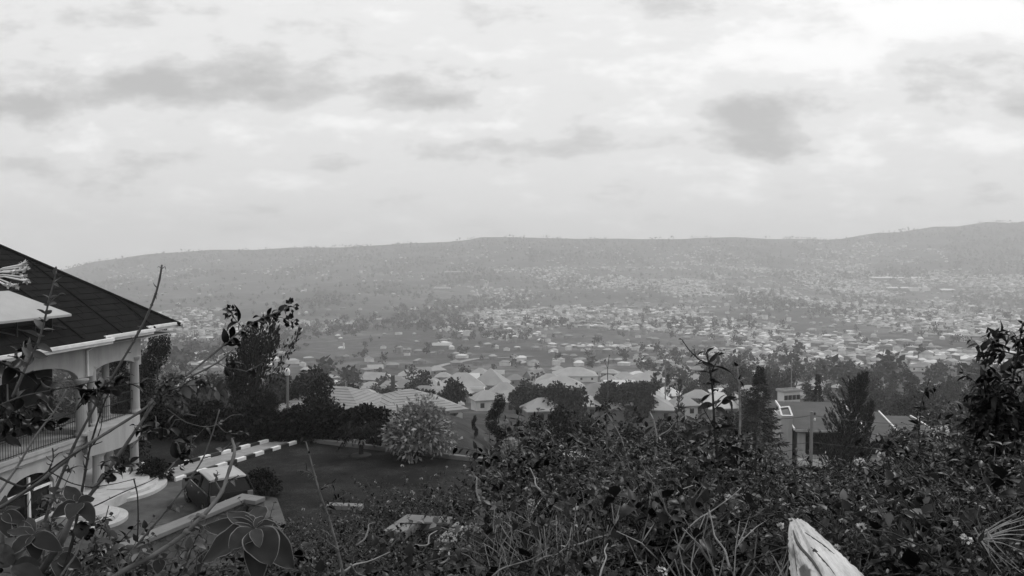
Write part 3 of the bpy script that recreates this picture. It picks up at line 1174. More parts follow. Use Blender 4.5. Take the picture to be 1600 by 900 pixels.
def plant(key, name, loc, label, cat, group=None, rz=0.0, scale=1.0, one=False):
    cm, tm, mt = MESH[key]
    if one:                                           # too small in the picture to show its trunk as a part
        o = bpy.data.objects.new(name, cm)
        if not cm.materials:
            cm.materials.append(M[mt])
        col.objects.link(o)
        o.location = loc
        o.rotation_euler = (0, 0, rz)
        o.scale = scale if hasattr(scale, '__len__') else (scale,) * 3
        return tag(o, label, cat, group)
    e = empty(name, loc, rz)
    e.scale = scale if hasattr(scale, '__len__') else (scale,) * 3
    tag(e, label, cat, group)
    for me, nm, mm in ((cm, "crown", mt), (tm, "trunk", "trunk")):
        if not me.materials:
            me.materials.append(M[mm])
        o = bpy.data.objects.new(nm, me)
        col.objects.link(o)
        o.parent = e
        reg(e, o)
    return e


broadleaf("round_a", 6, 2.6, 3200, 0.34, 1)
broadleaf("round_b", 7, 2.4, 3200, 0.34, 2, bottom=0.3)
broadleaf("round_c", 5, 2.8, 3200, 0.34, 3, bottom=0.15)
broadleaf("bushy", 2.5, 1.6, 4500, 0.16, 4, bottom=0.02)
broadleaf("near_round", 5.5, 2.4, 9000, 0.2, 5, mt="hedge_leaf", bottom=0.1)
broadleaf("near_loose", 7, 2.2, 7000, 0.22, 6, bottom=0.12)
broadleaf("mid_a", 6, 2.7, 900, 0.75, 7)
broadleaf("mid_b", 8, 2.4, 900, 0.75, 8, bottom=0.3)
broadleaf("mid_c", 5, 3.2, 900, 0.75, 9, bottom=0.15)
conifer("spruce", 9, 2.9, 6500, 11, droop=0.45, spray=0.55, power=1.0, wisp=0.06)
conifer("cypress", 8, 0.9, 2500, 12, droop=-0.6, spray=0.7, power=0.5)
conifer("small_spruce", 8, 2.0, 3500, 13, droop=0.3, spray=0.8)
conifer("windswept", 10, 3.0, 11000, 14, droop=-0.75, lean=(0.26, 0.0), spray=0.62, power=0.7, wisp=0.15, per=70)
plume("loose_tall", 7.5, 1900, 15, lean=(0.34, 0.0), mt="dark_leaf", plumes=7, fat=0.75, needle=0.55, wide=2.4)

# ------------------------------------------------------------------ trees and shrubs of the garden and the slope below
def tree_at(key, name, x, ytop, Y, hmesh, label, cat="tree", base=None, wid=1.0, rz=0.0, group=None):
    """Stand a tree under photo column x at distance Y so that its top reaches row ytop."""
    p = at(x, ytop, Y)
    zb = gz(p.x, Y) if base is None else base
    s = (p.z - zb) / hmesh
    return plant(key, name, (p.x, Y, zb), label, cat, group, rz, (s * wid, s * wid, s))


tree_at("loose_tall", "tall_tree", 385, 468, 57, 8.4, "tall loose-crowned tree leaning over the hedge behind the villa garden", rz=0.1, wid=0.6)
tree_at("near_loose", "tall_tree", 392, 516, 58, 7.0, "dark bushy tree standing under the tall leaning tree behind the hedge", wid=0.62, rz=1.2)
tree_at("near_loose", "leafy_tree", 243, 512, 56, 7.3, "dark slender tree showing past the corner column of the villa", wid=0.62, rz=0.5)
tree_at("near_loose", "leafy_tree", 192, 540, 49, 7.3, "dark tree seen through the open upper porch of the villa", wid=0.9, rz=2.5)
tree_at("near_round", "round_tree", 298, 588, 54, 5.6, "black rounded tree at the end of the hedge nearest the villa", wid=0.75)
tree_at("near_round", "round_tree", 510, 588, 63, 5.6, "dark spreading tree just behind the ridge-tiled neighbour house", wid=0.8, rz=2)
tree_at("round_c", "round_tree", 468, 600, 68, 5.1, "small grey-leaved tree between the lamp-topped pole and the dark spreading tree", wid=0.6, rz=1)
for k, (x, yt, Y, key, h, wd, lab) in enumerate([
    (778, 618, 50, "near_loose", 7, 0.62, "dark spiky tree standing in front of the peaked roofs"),
    (742, 650, 49, "near_loose", 7, 0.5, "slim dark tree beside the pale flowering shrub"),
    (842, 652, 56, "near_round", 5.6, 0.75, "low dark tree in front of the small hip roof"),
    (886, 636, 60, "near_round", 5.6, 0.7, "round black tree, the tallest of the dark clump in mid slope"),
    (925, 656, 58, "near_loose", 7, 0.8, "loose dark tree just past the round black tree"),
    (975, 660, 62, "near_round", 5.6, 0.9, "broad dark tree below the largest grey roof"),
    (1035, 656, 64, "near_loose", 7, 0.8, "tall dark tree at the end of the largest grey roof"),
    (1085, 656, 66, "near_round", 5.6, 0.9, "dark tree behind the tall leafy sapling"),
    (1140, 650, 70, "near_loose", 7, 0.8, "dark tree between the tall sapling and the spruce"),
    (1250, 738, 66, "near_round", 5.6, 0.9, "dark tree in front of the pale tower of the modern house"),
    (1310, 722, 66, "near_loose", 7, 0.9, "dark low tree under the balcony of the modern house"),
    (1402, 672, 68, "near_loose", 7, 0.7, "dark tree hiding the far end of the modern house"),
    (1440, 690, 62, "near_round", 5.6, 0.9, "wide dark tree below the modern house"),
    (1502, 652, 78, "small_spruce", 8, 0.9, "small dark conifer beside the pale gable"),
    (1545, 640, 80, "near_round", 5.6, 0.9, "dark tree behind the tall shrub at the edge of the thicket"),
    (700, 655, 52, "near_round", 5.6, 0.7, "black shrubby tree just behind the pale flowering shrub"),
]):
    tree_at(key, "conifer_tree" if "spruce" in key else "garden_tree", x, yt, Y, h, lab, wid=wd, rz=k * 0.9, group="dark trees below the garden")
tree_at("spruce", "spruce_tree", 1187, 574, 76, 9, "large dark spruce with drooping branches in front of the white flat-roofed block", wid=1.0, base=-24.5)
tree_at("windswept", "windswept_tree", 1312, 588, 72, 10, "tall feathery tree swept to one side before the modern house", wid=0.72, rz=0.0)
tree_at("windswept", "windswept_tree", 1338, 632, 73, 10, "smaller feathery tree leaning beside the tall swept one", wid=0.6, rz=0.1)
tree_at("small_spruce", "spruce_tree", 1278, 586, 118, 8, "thin-topped spruce behind the roof of the modern house", wid=0.6)

# hedge: dark, clipped unevenly, one plant mass
r_ = np.random.default_rng(21)
hp0, hp1 = gp(205, 678), gp(655, 690)
n = 30000
t = r_.random(n)
base = np.array(hp0) + np.outer(t, np.array(hp1 - hp0))
top = 1.75 - 0.55 * t + 0.7 * fbm(t * 16, t * 3 + 1, 3) + 0.2 * np.sin(t * 9 + 0.6)
side = r_.choice([-1, 1, 0], n, p=[.45, .15, .4])
y = np.where(side == 0, r_.uniform(-0.9, 0.9, n), side * (0.9 + 0.12 * r_.normal(size=n)))
z = np.where(side == 0, top + 0.1 * r_.normal(size=n), top * r_.random(n))
dv = unit(np.array([(hp1 - hp0).x, (hp1 - hp0).y, 0.0]))
nv = np.array([-dv[1], dv[0], 0])
P = np.outer(t, np.array(hp1 - hp0)) + np.outer(y * (0.85 + 0.5 * fbm(t * 22, z * 2, 2)), nv)
P[:, 2] = z
V, q = blades(P, np.outer(side, nv) + np.outer(side == 0, [0, 0, 1.0]) + rdir(r_, n) * 0.9, 0.26 * r_.uniform(0.6, 1.4, n), 0.17, r_, 0.2)
he = empty("hedge", hp0)
tag(he, "long black-green hedge with an uneven top closing off the lawn", "hedge")
link_mesh("foliage", np_mesh("foliage", V, q), "hedge_leaf", he)
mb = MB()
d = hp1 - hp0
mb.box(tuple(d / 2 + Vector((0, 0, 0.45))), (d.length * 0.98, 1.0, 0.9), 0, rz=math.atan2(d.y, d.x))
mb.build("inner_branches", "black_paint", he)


def leafcloud(name, loc, label, cat, n, rx, ry, h, leaf, mt, seed, lobes=9, stem=True, power=0.6):
    r_ = np.random.default_rng(seed)
    lb = []
    for k in range(lobes):
        a = 2.4 * k
        q_ = math.sqrt((k + 0.3) / lobes)
        zz_ = h * (0.28 + 0.5 * (1 - q_ ** 2) * (0.7 + 0.5 * r_.random()))
        lb.append(((math.cos(a) * q_ * rx * 0.66, math.sin(a) * q_ * ry * 0.66, zz_), (rx * 0.42, ry * 0.42, h * 0.27)))
    P, d = crown_points(r_, n, lb, shell=0.6)
    P[:, 2] = np.maximum(P[:, 2], 0.03)
    V, q = blades(P, d + rdir(r_, n) * power, leaf * r_.uniform(0.6, 1.4, n), leaf * 0.55, r_, 0.15)
    e = empty(name, loc)
    tag(e, label, cat)
    link_mesh("foliage", np_mesh("foliage", V, q), mt, e)
    if stem:
        mb = MB()
        for k in range(6):
            a = k * 1.05
            mb.tube([(0, 0, -0.1), (math.cos(a) * rx * .2, math.sin(a) * ry * .2, h * .35), (math.cos(a) * rx * .5, math.sin(a) * ry * .5, h * .62)], [0.05, 0.035, 0.012], 5)
        mb.build("stem", "trunk", e)
    return e


leafcloud("flowering_shrub", gp(655, 714), "large pale blossoming shrub beside the lawn, in front of the tiled roof", "shrub", 3600, 1.95, 1.6, 2.9, 0.27, "pale_leaf", 31, lobes=16)
leafcloud("shrub", gp(240, 752), "small black shrub by the villa entrance steps", "shrub", 2500, 0.75, 0.75, 1.1, 0.13, "hedge_leaf", 32)
leafcloud("shrub", gp(408, 775), "small dark shrub beside the parked car at the end of the boundary wall", "shrub", 2500, 0.8, 0.8, 1.2, 0.13, "hedge_leaf", 33)
leafcloud("shrub", gp(612, 698), "low dark shrub between the white steps and the pale blossoming shrub", "shrub", 3000, 1.1, 0.9, 1.7, 0.14, "hedge_leaf", 34)
leafcloud("shrub", gp(372, 676), "low rounded shrub on the lawn edge near the far end of the path", "shrub", 1200, 0.9, 0.5, 0.6, 0.12, "dark_leaf", 35)
leafcloud("shrub", gp(205, 715), "dark potted-size shrub behind the lower porch columns", "shrub", 1500, 0.9, 0.8, 1.5, 0.13, "hedge_leaf", 36)
conifer("topiary", 3, 0.62, 5000, 37, droop=-0.7, spray=0.2, power=0.45, mt="hedge_leaf", wisp=0.04)
plant("topiary", "topiary", gp(424, 684), "narrow black clipped column at the bend of the garden path", "topiary", scale=(1.1, 1.1, 0.86))
# small palm-like tree with a white band painted on its trunk
e = empty("small_palm", gp(564, 712))
tag(e, "small dark drooping palm with a white band round its trunk on the lawn", "palm")
mb = MB()
mb.tube([(0, 0, -0.05), (0.01, 0, 0.5), (0, 0.01, 1.0), (0.02, 0, 1.5)], [0.14, 0.115, 0.11, 0.09], 9)
tr = mb.build("trunk", "black_paint", e)
mb = MB()
mb.lathe([(0.118, 0.6), (0.122, 0.62), (0.12, 0.82), (0.115, 0.84)], (0.006, 0.004, 0), 12)
mb.build("painted_band", "white_paint", tr)
r_ = np.random.default_rng(40)
Vs, qs, bs = [], [], 0
for k in range(26):
    a = k * 2.4
    lf = 1.0 + 0.35 * r_.random()
    up = 0.95 - 1.1 * k / 26
    f = np.linspace(0.05, 1, 40)
    px_ = np.cos(a) * lf * f
    py_ = np.sin(a) * lf * f
    pz_ = 1.5 + up * f * lf - 0.85 * f ** 2 * lf
    P = np.stack([px_, py_, pz_], 1)
    for s in (-1, 1):
        D = np.stack([-np.sin(a) * s + 0.4 * np.cos(a) * np.ones(40), np.cos(a) * s + 0.4 * np.sin(a) * np.ones(40), -0.7 * np.ones(40)], 1)
        V, q = blades(P, D, 0.34 * np.sin(np.pi * (0.1 + 0.85 * f)), 0.045, r_, 0.3)
        Vs.append(V)
        qs.append(q + bs)
        bs += len(V)
link_mesh("fronds", np_mesh("fronds", np.concatenate(Vs), np.concatenate(qs)), "hedge_leaf", e)
mb = MB()
mb.lathe([(0.55, -0.03), (0.55, 0.05), (0.5, 0.08), (0.2, 0.1)], (0, 0, 0), 18)
mb.build("soil_ring", "soil", e)

# ------------------------------------------------------------------ houses
surf("roof_light", 0.24, 0.33, 0.25, rough=0.8, bump=0.1, bscale=2)
surf("roof_mid", 0.15, 0.22, 0.25, rough=0.85, bump=0.1, bscale=2)
surf("roof_dark", 0.06, 0.12, 0.25, rough=0.9)
surf("roof_bright", 0.45, 0.62, 0.3, rough=0.6)
surf("wall_white", 0.5, 0.7, 0.4, rough=0.9)
surf("wall_cream", 0.14, 0.24, 0.4, rough=0.9)
surf("wall_mud", 0.12, 0.22, 0.4, rough=0.95)
surf("window_dark", 0.01, 0.02, 2, rough=0.2)


def tiled_roof_material():
    m, nt, b = principled("roof_ribbed")
    tc = node(nt, "ShaderNodeTexCoord")
    a = node(nt, "ShaderNodeTexNoise", i_Scale=0.8, i_Detail=6)
    nt.links.new(tc.outputs["Object"], a.inputs["Vector"])
    nt.links.new(ramp(nt, a.outputs[0], [(0.3, 0.19), (0.7, 0.26)]), b.inputs["Base Color"])
    b.inputs["Roughness"].default_value = 0.85
    M["roof_ribbed"] = m


tiled_roof_material()


def hip_mb(L_, W_, h, over=0.45, z0=0.0, ridge=None, courses=0, mb=None, off=(0, 0)):
    """Hip roof over an L_ x W_ plan; with courses > 0 it is laid in that many overlapping tile rows."""
    mb = mb or MB()
    a, b = L_ / 2 + over, W_ / 2 + over
    rl = max(0.0, (a - b) if ridge is None else ridge)
    A = [Vector((-a, -b, z0)), Vector((a, -b, z0)), Vector((a, b, z0)), Vector((-a, b, z0))]
    Rr = [Vector((-rl, 0, z0 + h)), Vector((rl, 0, z0 + h))]
    o = Vector((off[0], off[1], 0))
    faces = [(A[0], A[1], Rr[1], Rr[0]), (A[1], A[2], Rr[1], Rr[1]), (A[2], A[3], Rr[0], Rr[1]), (A[3], A[0], Rr[0], Rr[0])]
    for (p, q, s, t) in faces:
        k = max(1, courses)
        for i in range(k):
            f0, f1 = i / k, (i + 1) / k
            up = Vector((0, 0, 0.035 if courses else 0))
            c = [p.lerp(t, f0) + up + o, q.lerp(s, f0) + up + o, q.lerp(s, f1) + o, p.lerp(t, f1) + o]
            if (c[2] - c[3]).length < 1e-4:
                c = c[:3]
            mb.poly(c)
            if courses:
                mb.poly([p.lerp(t, f0) + o - up * 0.7, q.lerp(s, f0) + o - up * 0.7, q.lerp(s, f0) + up + o, p.lerp(t, f0) + up + o])
    for i in range(4):                                   # fascia
        p, q = A[i] + o, A[(i + 1) % 4] + o
        mb.poly([p - Vector((0, 0, 0.22)), q - Vector((0, 0, 0.22)), q - Vector((0, 0, 0.003)), p - Vector((0, 0, 0.003))])
    mb.poly([x + o - Vector((0, 0, 0.2)) for x in reversed(A)])
    return mb


# the ribbed-roof neighbour: two crossing hip roofs
nh = empty("house", (0, 0, 0))
pA, pB = at(528, 640, 69), at(632, 645, 69)
gA = gz(pA.x, 69)
nh.location = (pA.x, 69, -16.6)
tag(nh, "neighbour house with two broad pale ribbed hip roofs just beyond the hedge", "house")
zl = -12.95 + 16.6
mb = hip_mb(8.6, 7.6, 1.72, 0.5, zl, courses=11, ridge=0.9)
ra = mb.build("roof", "roof_ribbed", nh)
ra.rotation_euler = (0, 0, R(-17))
mb = hip_mb(7.2, 7.0, 1.45, 0.5, zl - 0.12, courses=10, ridge=0.25)
rb = mb.build("roof", "roof_ribbed", nh)
rb.location = (pB.x - pA.x + 0.15, 0.9, 0)
rb.rotation_euler = (0, 0, R(27))
mb = MB()
mb.box((0.2, 0, 1.2), (8.0, 6.6, 4.7), rz=R(-17))
mb.box((pB.x - pA.x, 0.9, 1.2), (6.2, 6.0, 4.5), rz=R(27))
mb.build("wall", "wall_cream", nh)
mb = MB()
mb.tube([(4.2, 3.8, zl + 0.6), (4.2, 3.8, zl + 2.1)], [0.2, 0.18], 8)
mb.build("vent_pipe", "roof_dark", nh)


def solve_D(x, row, lift, d0=80, d1=1500):
    d = at(x, row, 1.0)
    Ds = np.geomspace(d0, d1, 1500)
    h = d.z * Ds - ground(d.x * Ds, Ds) - lift
    k = int(np.argmax(h <= 0))
    return float(Ds[k]) if h[k] <= 0 else d1


def village_house(x0, x1, eave, ridge, kind, roof, wall, rz, label, hw=2.9, group=None, D=None, wins=3, cat="house", depth=0.75):
    xc = (x0 + x1) / 2
    D = D or solve_D(xc, eave, hw)
    p = at(xc, eave, D)
    W_ = (x1 - x0) / F * D
    c_ = abs(math.cos(R(rz))) + 0.75 * abs(math.sin(R(rz)))
    L_ = W_ / c_ * 1.34
    dp = L_ * depth
    h = max(0.3, (eave - ridge) / F * (D + dp / 2) * 1.0)
    zb = gz(p.x, D)
    e = empty("house", (p.x, D + dp / 2, zb), R(rz))
    tag(e, label, cat, group)
    zt = p.z - zb
    mb = MB()
    mb.bx(-L_ / 2 + .3, L_ / 2 - .3, -dp / 2 + .3, dp / 2 - .3, -3, zt - 0.05)
    reg(e, mb.build("wall", wall, e))
    mb = MB()
    if kind == "hip":
        hip_mb(L_ - 0.4, dp - 0.4, h, 0.4, zt, mb=mb)
    elif kind == "pyramid":
        hip_mb(L_ - 0.4, dp - 0.4, h, 0.4, zt, ridge=0.05, mb=mb)
    elif kind == "gable":
        a, b = L_ / 2 + .25, dp / 2 + .4
        for s in (-1, 1):
            mb.prism([(-a, s * b, zt - 0.1), (a, s * b, zt - 0.1), (a, 0, zt + h), (-a, 0, zt + h)], (0, 0, 0.1))
        mb.poly([(-a + .3, -b + .4, zt - .1), (-a + .3, b - .4, zt - .1), (-a + .3, 0, zt + h - .05)])
        mb.poly([(a - .3, b - .4, zt - .1), (a - .3, -b + .4, zt - .1), (a - .3, 0, zt + h - .05)])
    elif kind == "shed":
        a, b = L_ / 2 + .3, dp / 2 + .4
        mb.prism([(-a, -b, zt), (a, -b, zt), (a, b, zt + h), (-a, b, zt + h)], (0, 0, 0.14))
    else:                                              # flat with a parapet
        a, b = L_ / 2, dp / 2
        mb.bx(-a, a, -b, b, zt - 0.02, zt + 0.12)
        for q_ in ((-a, a, -b, -b + .15), (-a, a, b - .15, b), (-a, -a + .15, -b + .153, b - .153), (a - .15, a, -b + .153, b - .153)):
            mb.bx(*q_, zt + 0.123, zt + 0.12 + h)
    reg(e, mb.build("roof", roof, e))
    if wins:
        y = -dp / 2 + .3
        for k in range(wins):
            x = (-L_ / 2 + .3) + (L_ - .6) * (k + 0.5) / wins
            mb = MB()
            z1 = zt - 0.75
            mb.bx(x - 0.5, x + 0.5, y - 0.06, y + 0.05, z1 - 1.15, z1)
            reg(e, mb.build("window", "window_dark", e))
    return e


HOUSES = [
    (690, 750, 606, 586, "hip", "roof_light", "wall_cream", 12, "wide hip-roofed house just behind the long white parapet"),
    (742, 790, 602, 578, "pyramid", "roof_light", "wall_cream", -10, "house with the tallest pointed pale roof behind the spiky tree"),
    (768, 806, 616, 600, "hip", "roof_light", "wall_cream", 5, "low pale roof just below the tallest pointed roof"),
    (802, 821, 618, 614, "flat", "roof_bright", "wall_white", 0, "tiny white flat-topped outhouse among the dark trees"),
    (822, 874, 642, 625, "hip", "roof_light", "wall_cream", 14, "hip roof poking out above the low dark tree"),
    (872, 938, 634, 619, "hip", "roof_light", "wall_cream", -14, "long-hipped pale roof behind the round black tree"),
    (874, 926, 588, 577, "hip", "roof_light", "wall_white", 0, "white-fronted house with an arched porch and grey hip roof"),
    (822, 851, 591, 580, "gable", "roof_mid", "wall_white", 35, "small house with a bright white gable end"),
    (842, 878, 597, 586, "hip", "roof_light", "wall_cream", -6, "squat pale-roofed house between the white gable and the arched porch"),
    (846, 908, 606, 592, "hip", "roof_light", "wall_cream", 8, "long pale roof in front of the arched-porch house"),
    (902, 962, 622, 603, "hip", "roof_mid", "wall_white", 16, "grey hip roof beside the row of dark trees"),
    (920, 952, 613, 600, "gable", "roof_light", "wall_white", 40, "white gabled house above the grey hip roof"),
    (948, 1052, 640, 620, "hip", "roof_light", "wall_cream", -7, "the largest grey roof in the middle of the village"),
    (1002, 1054, 634, 615, "hip", "roof_bright", "wall_white", -15, "bright hip roof rising behind the largest grey roof"),
    (984, 1036, 598, 586, "hip", "roof_light", "wall_cream", 8, "pale low roof above the row of dark trees"),
    (1012, 1042, 592, 582, "gable", "roof_light", "wall_white", -20, "small pale gabled roof up behind the low roof"),
    (1047, 1079, 596, 584, "pyramid", "roof_bright", "wall_white", 5, "white pavilion-like house with a pointed bright roof"),
    (1052, 1088, 634, 620, "hip", "roof_light", "wall_white", 10, "pale roof just left of the tall sapling's stem"),
    (1078, 1112, 622, 611, "hip", "roof_light", "wall_cream", -10, "pale hip roof behind the tall sapling's lower leaves"),
    (1108, 1150, 638, 616, "hip", "roof_bright", "wall_cream", 12, "bright broad roof between the two tall saplings"),
    (1158, 1184, 632, 616, "hip", "roof_light", "wall_cream", -12, "pale roof half hidden behind the large spruce"),
    (1450, 1500, 694, 673, "gable", "roof_light", "wall_white", 38, "small pale gabled house beside the small dark conifer"),
    (566, 590, 607, 598, "hip", "roof_light", "wall_cream", 10, "small roof peeping over the ribbed-roof house at its near ridge"),
    (594, 616, 606, 596, "hip", "roof_light", "wall_white", -10, "small pale roof above the valley of the ribbed roofs"),
    (614, 646, 606, 595, "hip", "roof_mid", "wall_cream", 8, "grey roof above the ribbed roof with the vent pipe"),
    (648, 690, 607, 595, "hip", "roof_light", "wall_white", -8, "pale roof just left of the long white parapet"),
    (304, 346, 612, 594, "hip", "roof_light", "wall_cream", -20, "grey roof between the black rounded tree and the tall leaning tree"),
    (476, 506, 606, 586, "hip", "roof_light", "wall_cream", 20, "pale steep roof behind the dark spreading tree"),
    (424, 452, 608, 594, "gable", "roof_mid", "wall_white", -25, "small white-walled house beside the lamp-topped pole"),
]
for k, h in enumerate(HOUSES):
    e = village_house(*h, group="houses of the near village", hw=2.9 + 0.3 * (k % 3), wins=4 if h[1] - h[0] > 45 else 2)
# special ones
e = village_house(686, 748, 612, 607.5, "flat", "roof_bright", "wall_white", -3, "long low building with a gleaming white parapet", hw=3.0, depth=0.25, wins=0, group="houses of the near village")
e = village_house(1121, 1148, 607, 603, "flat", "roof_bright", "wall_white", 4, "bright white block with a row of posts on its roof", hw=3.2, wins=3, depth=0.5)
mb = MB()
for k in range(7):
    mb = MB()
    mb.bx(-1.9 + k * 0.62, -1.7 + k * 0.62, -1.2, -1.0, 3.3, 4.3)
    mb.build("post", "wall_white", e)
e = village_house(1221, 1251, 613, 610, "flat", "roof_light", "wall_white", 18, "white two-storey flat-roofed block behind the large spruce", hw=5.8, wins=4, depth=0.6)
# further roofs packed into the near village
rv = np.random.default_rng(404)
TAKEN = [((h[0] + h[1]) / 2, h[2], (h[1] - h[0]) * 0.5) for h in HOUSES]
k = 0
for _ in range(900):
    if k >= 46:
        break
    x, ev = rv.uniform(560, 1185), rv.uniform(576, 634)
    wd = rv.uniform(20, 34) * (0.6 + (ev - 570) / 70)
    if any(abs(x - t[0]) < (t[2] + wd * 0.5) * 0.75 and abs(ev - t[1]) < 7 for t in TAKEN):
        continue
    TAKEN.append((x, ev, wd * 0.5))
    village_house(x - wd / 2, x + wd / 2, ev, ev - wd * rv.uniform(0.22, 0.34), ["hip", "hip", "hip", "gable"][k % 4], ["roof_light", "roof_light", "roof_mid", "roof_light", "roof_bright"][k % 5],
                  ["wall_cream", "wall_white", "wall_cream"][k % 3], rv.uniform(-30, 30), ["pale hip-roofed house packed among others in the near village", "pale hip-roofed house packed among others in the near village", "pale hip-roofed house packed among others in the near village", "gable-roofed house packed among others in the near village"][k % 4],
                  hw=2.7, wins=2, group=["hip-roofed houses packed in the near village", "hip-roofed houses packed in the near village", "hip-roofed houses packed in the near village", "gabled houses packed in the near village"][k % 4])
    k += 1
# ------------------------------------------------------------------ modern house on the slope to the right
S85 = 85 / F
surf("tile_grey", 0.05, 0.085, 0.6, rough=0.85, bump=0.2, bscale=6)
mo = at(1243, 740, 85)
mh = empty("modern_house", (mo.x, 85, mo.z), R(-5))
tag(mh, "modern house with stepped grey lean-to roofs edged in white and a pale square tower", "house")


def mx(px):
    return (px - 1243) * S85


def mz(row, extra=0.0):
    return -(row - 400) * (85 + extra) / F - mo.z


mb = MB()
mb.bx(mx(1218), mx(1235), -0.6, 3.4, -2, mz(652))
mb.build("tower", "render_pale", mh, bevel=0.03)
mb = MB()
fr = [(mx(1219), -0.55, mz(650)), (mx(1227), 2.8, mz(639, 2.8)), (mx(1242), 2.8, mz(637, 2.8)), (mx(1235), -0.55, mz(650))]
for p, q in zip(fr, fr[1:] + fr[:1]):
    mb.tube([p, q], 0.1, 4)
fo = mb.build("skylight_frame", "white_paint", mh)
mb = MB()
mb.poly([Vector(p) - Vector((0, 0, 0.08)) for p in fr])
mb.build("skylight_pane", "pane", fo)
for (x0, x1, r0, y0, r1, y1) in ((1238, 1345, 673, -0.9, 628, 7.5), (1346, 1404, 685, -0.5, 642, 7.0), (1405, 1464, 669, 2.6, 648, 8.5)):
    a, b = mx(x0), mx(x1)
    z0, z1 = mz(r0, y0), mz(r1, y1)
    mb = MB()
    n_ = 1
    for k in range(n_):
        f0, f1 = k / n_, (k + 1) / n_
        ya, yb = y0 + (y1 - y0) * f0, y0 + (y1 - y0) * f1
        za, zb = z0 + (z1 - z0) * f0, z0 + (z1 - z0) * f1
        mb.prism([(a, ya, za + 0.03), (b, ya, za + 0.03), (b, yb, zb), (a, yb, zb)], (0, 0, -0.14))
    ro = mb.build("roof", "tile_grey", mh)
    for x in (a - 0.075, b + 0.075):
        mb = MB()
        mb.prism([(x - 0.07, y0 - 0.05, z0 + 0.14), (x + 0.07, y0 - 0.05, z0 + 0.14), (x + 0.07, y1, z1 + 0.12), (x - 0.07, y1, z1 + 0.12)], (0, 0, -0.24))
        mb.build("verge_board", "white_paint", ro)
    mb = MB()
    mb.bx(a, b, y0 - 0.12, y0 - 0.01, z0 - 0.24, z0 + 0.0)
    mb.build("eaves_board", "render_grey", ro)
    mb = MB()
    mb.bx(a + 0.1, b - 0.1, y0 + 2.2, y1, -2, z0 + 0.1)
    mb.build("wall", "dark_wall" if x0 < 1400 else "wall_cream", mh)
mb = MB()
mb.bx(mx(1243), mx(1255), -0.55, 1.2, mz(718), mz(676))
mb.bx(mx(1252), mx(1260), 0.6, 1.25, mz(718), mz(682))
mb.build("pier", "render_pale", mh)
mb = MB()
mb.bx(mx(1243), mx(1345), -0.9, 1.3, mz(728), mz(717))
mb.build("balcony_floor", "white_paint", mh, bevel=0.02)
mb = MB()
mb.bx(mx(1346), mx(1404), -0.4, 1.7, mz(727), mz(716))
mb.build("balcony_floor", "render_pale", mh, bevel=0.02)
for k, x in enumerate((1262, 1276, 1290, 1304, 1318, 1356, 1368, 1380, 1392)):
    mb = MB()
    y = 1.25 if x < 1346 else 1.65
    mb.bx(mx(x), mx(x + 13), y - 0.02, y + 0.03, mz(715), mz(687))
    w_ = mb.build("window", "pane", mh)
    mb = MB()
    mb.bx(mx(x + 13) - 0.06, mx(x + 13) + 0.01, y - 0.1, y - 0.023, mz(715), mz(687))
    mb.build("window_frame", "iron", w_)
mb = railing([(mx(1256), -0.8), (mx(1344), -0.8)], mz(717), mz(703), 0.16)
mb.build("railing", "iron", mh)


# ------------------------------------------------------------------ poles and cables
def pole(x, ytop, ybase, Y, r0, label, arm=True, lamp=False):
    p, b = at(x, ytop, Y), at(x, ybase, Y)
    zb = min(b.z, gz(p.x, Y))
    e = empty("utility_pole", (p.x, Y, zb))
    tag(e, label, "pole")
    h = p.z - zb
    mb = MB()
    mb.tube([(0, 0, -0.3), (0, 0, h * 0.5), (0.02, 0, h)], [r0, r0 * 0.85, r0 * 0.7], 10)
    mb.build("post", "pole_wood", e)
    if arm:
        for k, dz in enumerate((0.25, 0.7)):
            mb = MB()
            mb.lathe([(0.05, 0), (0.09, 0.04), (0.06, 0.09), (0.09, 0.13), (0.05, 0.2)], (r0 + 0.08, -0.05, h - dz), 8)
            mb.tube([(0, 0, h - dz + 0.05), (r0 + 0.08, -0.05, h - dz + 0.05)], 0.02, 4)
            mb.build("insulator", "white_paint" if k else "iron", e)
    if lamp:
        mb = MB()
        mb.lathe([(0.05, -0.05), (0.2, 0.0), (0.23, 0.3), (0.16, 0.5), (0.03, 0.56)], (0, 0, h), 10)
        mb.build("lamp_head", "white_paint", e)
    return e


surf("pole_wood", 0.14, 0.24, 2, rough=0.9, stretch=(3, 3, 0.4))
pole(1268, 643, 760, 62, 0.16, "pale wooden utility pole before the modern house's balcony")
pole(449, 586, 645, 64, 0.13, "grey pole with a white lamp top behind the garden hedge", arm=False, lamp=True)
pole(1040, 560, 620, 190, 0.16, "thin far pole rising among the village roofs", arm=False)
pole(1237, 560, 612, 215, 0.16, "slender pole beside the white flat-roofed block", arm=False)


def cable(pts, label, r_=0.018, sag=0.5):
    P = []
    for a, b in zip(pts[:-1], pts[1:]):
        for k in range(13):
            t = k / 12
            q = Vector(a).lerp(Vector(b), t)
            q.z -= sag * 4 * t * (1 - t)
            P.append(q)
    mb = MB()
    mb.tube(P, r_, 5)
    o = mb.build("power_cable", "iron")
    return tag(o, label, "cable")


cable([at(1120, 644, 70), at(1268, 649, 62), at(1560, 660, 70)], "upper black cable slung past the pale utility pole", sag=0.45)
cable([at(1120, 684, 70), at(1268, 691, 62), at(1560, 700, 70)], "lower black cable slung past the pale utility pole", sag=0.4)
cable([at(280, 584, 70), at(449, 592, 64), at(600, 604, 74), at(690, 612, 76)], "thin cable running from the lamp-topped pole over the ribbed roof", sag=0.5)

# ------------------------------------------------------------------ dirt tracks in the valley
surf("dirt", 0.16, 0.26, 0.05, rough=0.98)


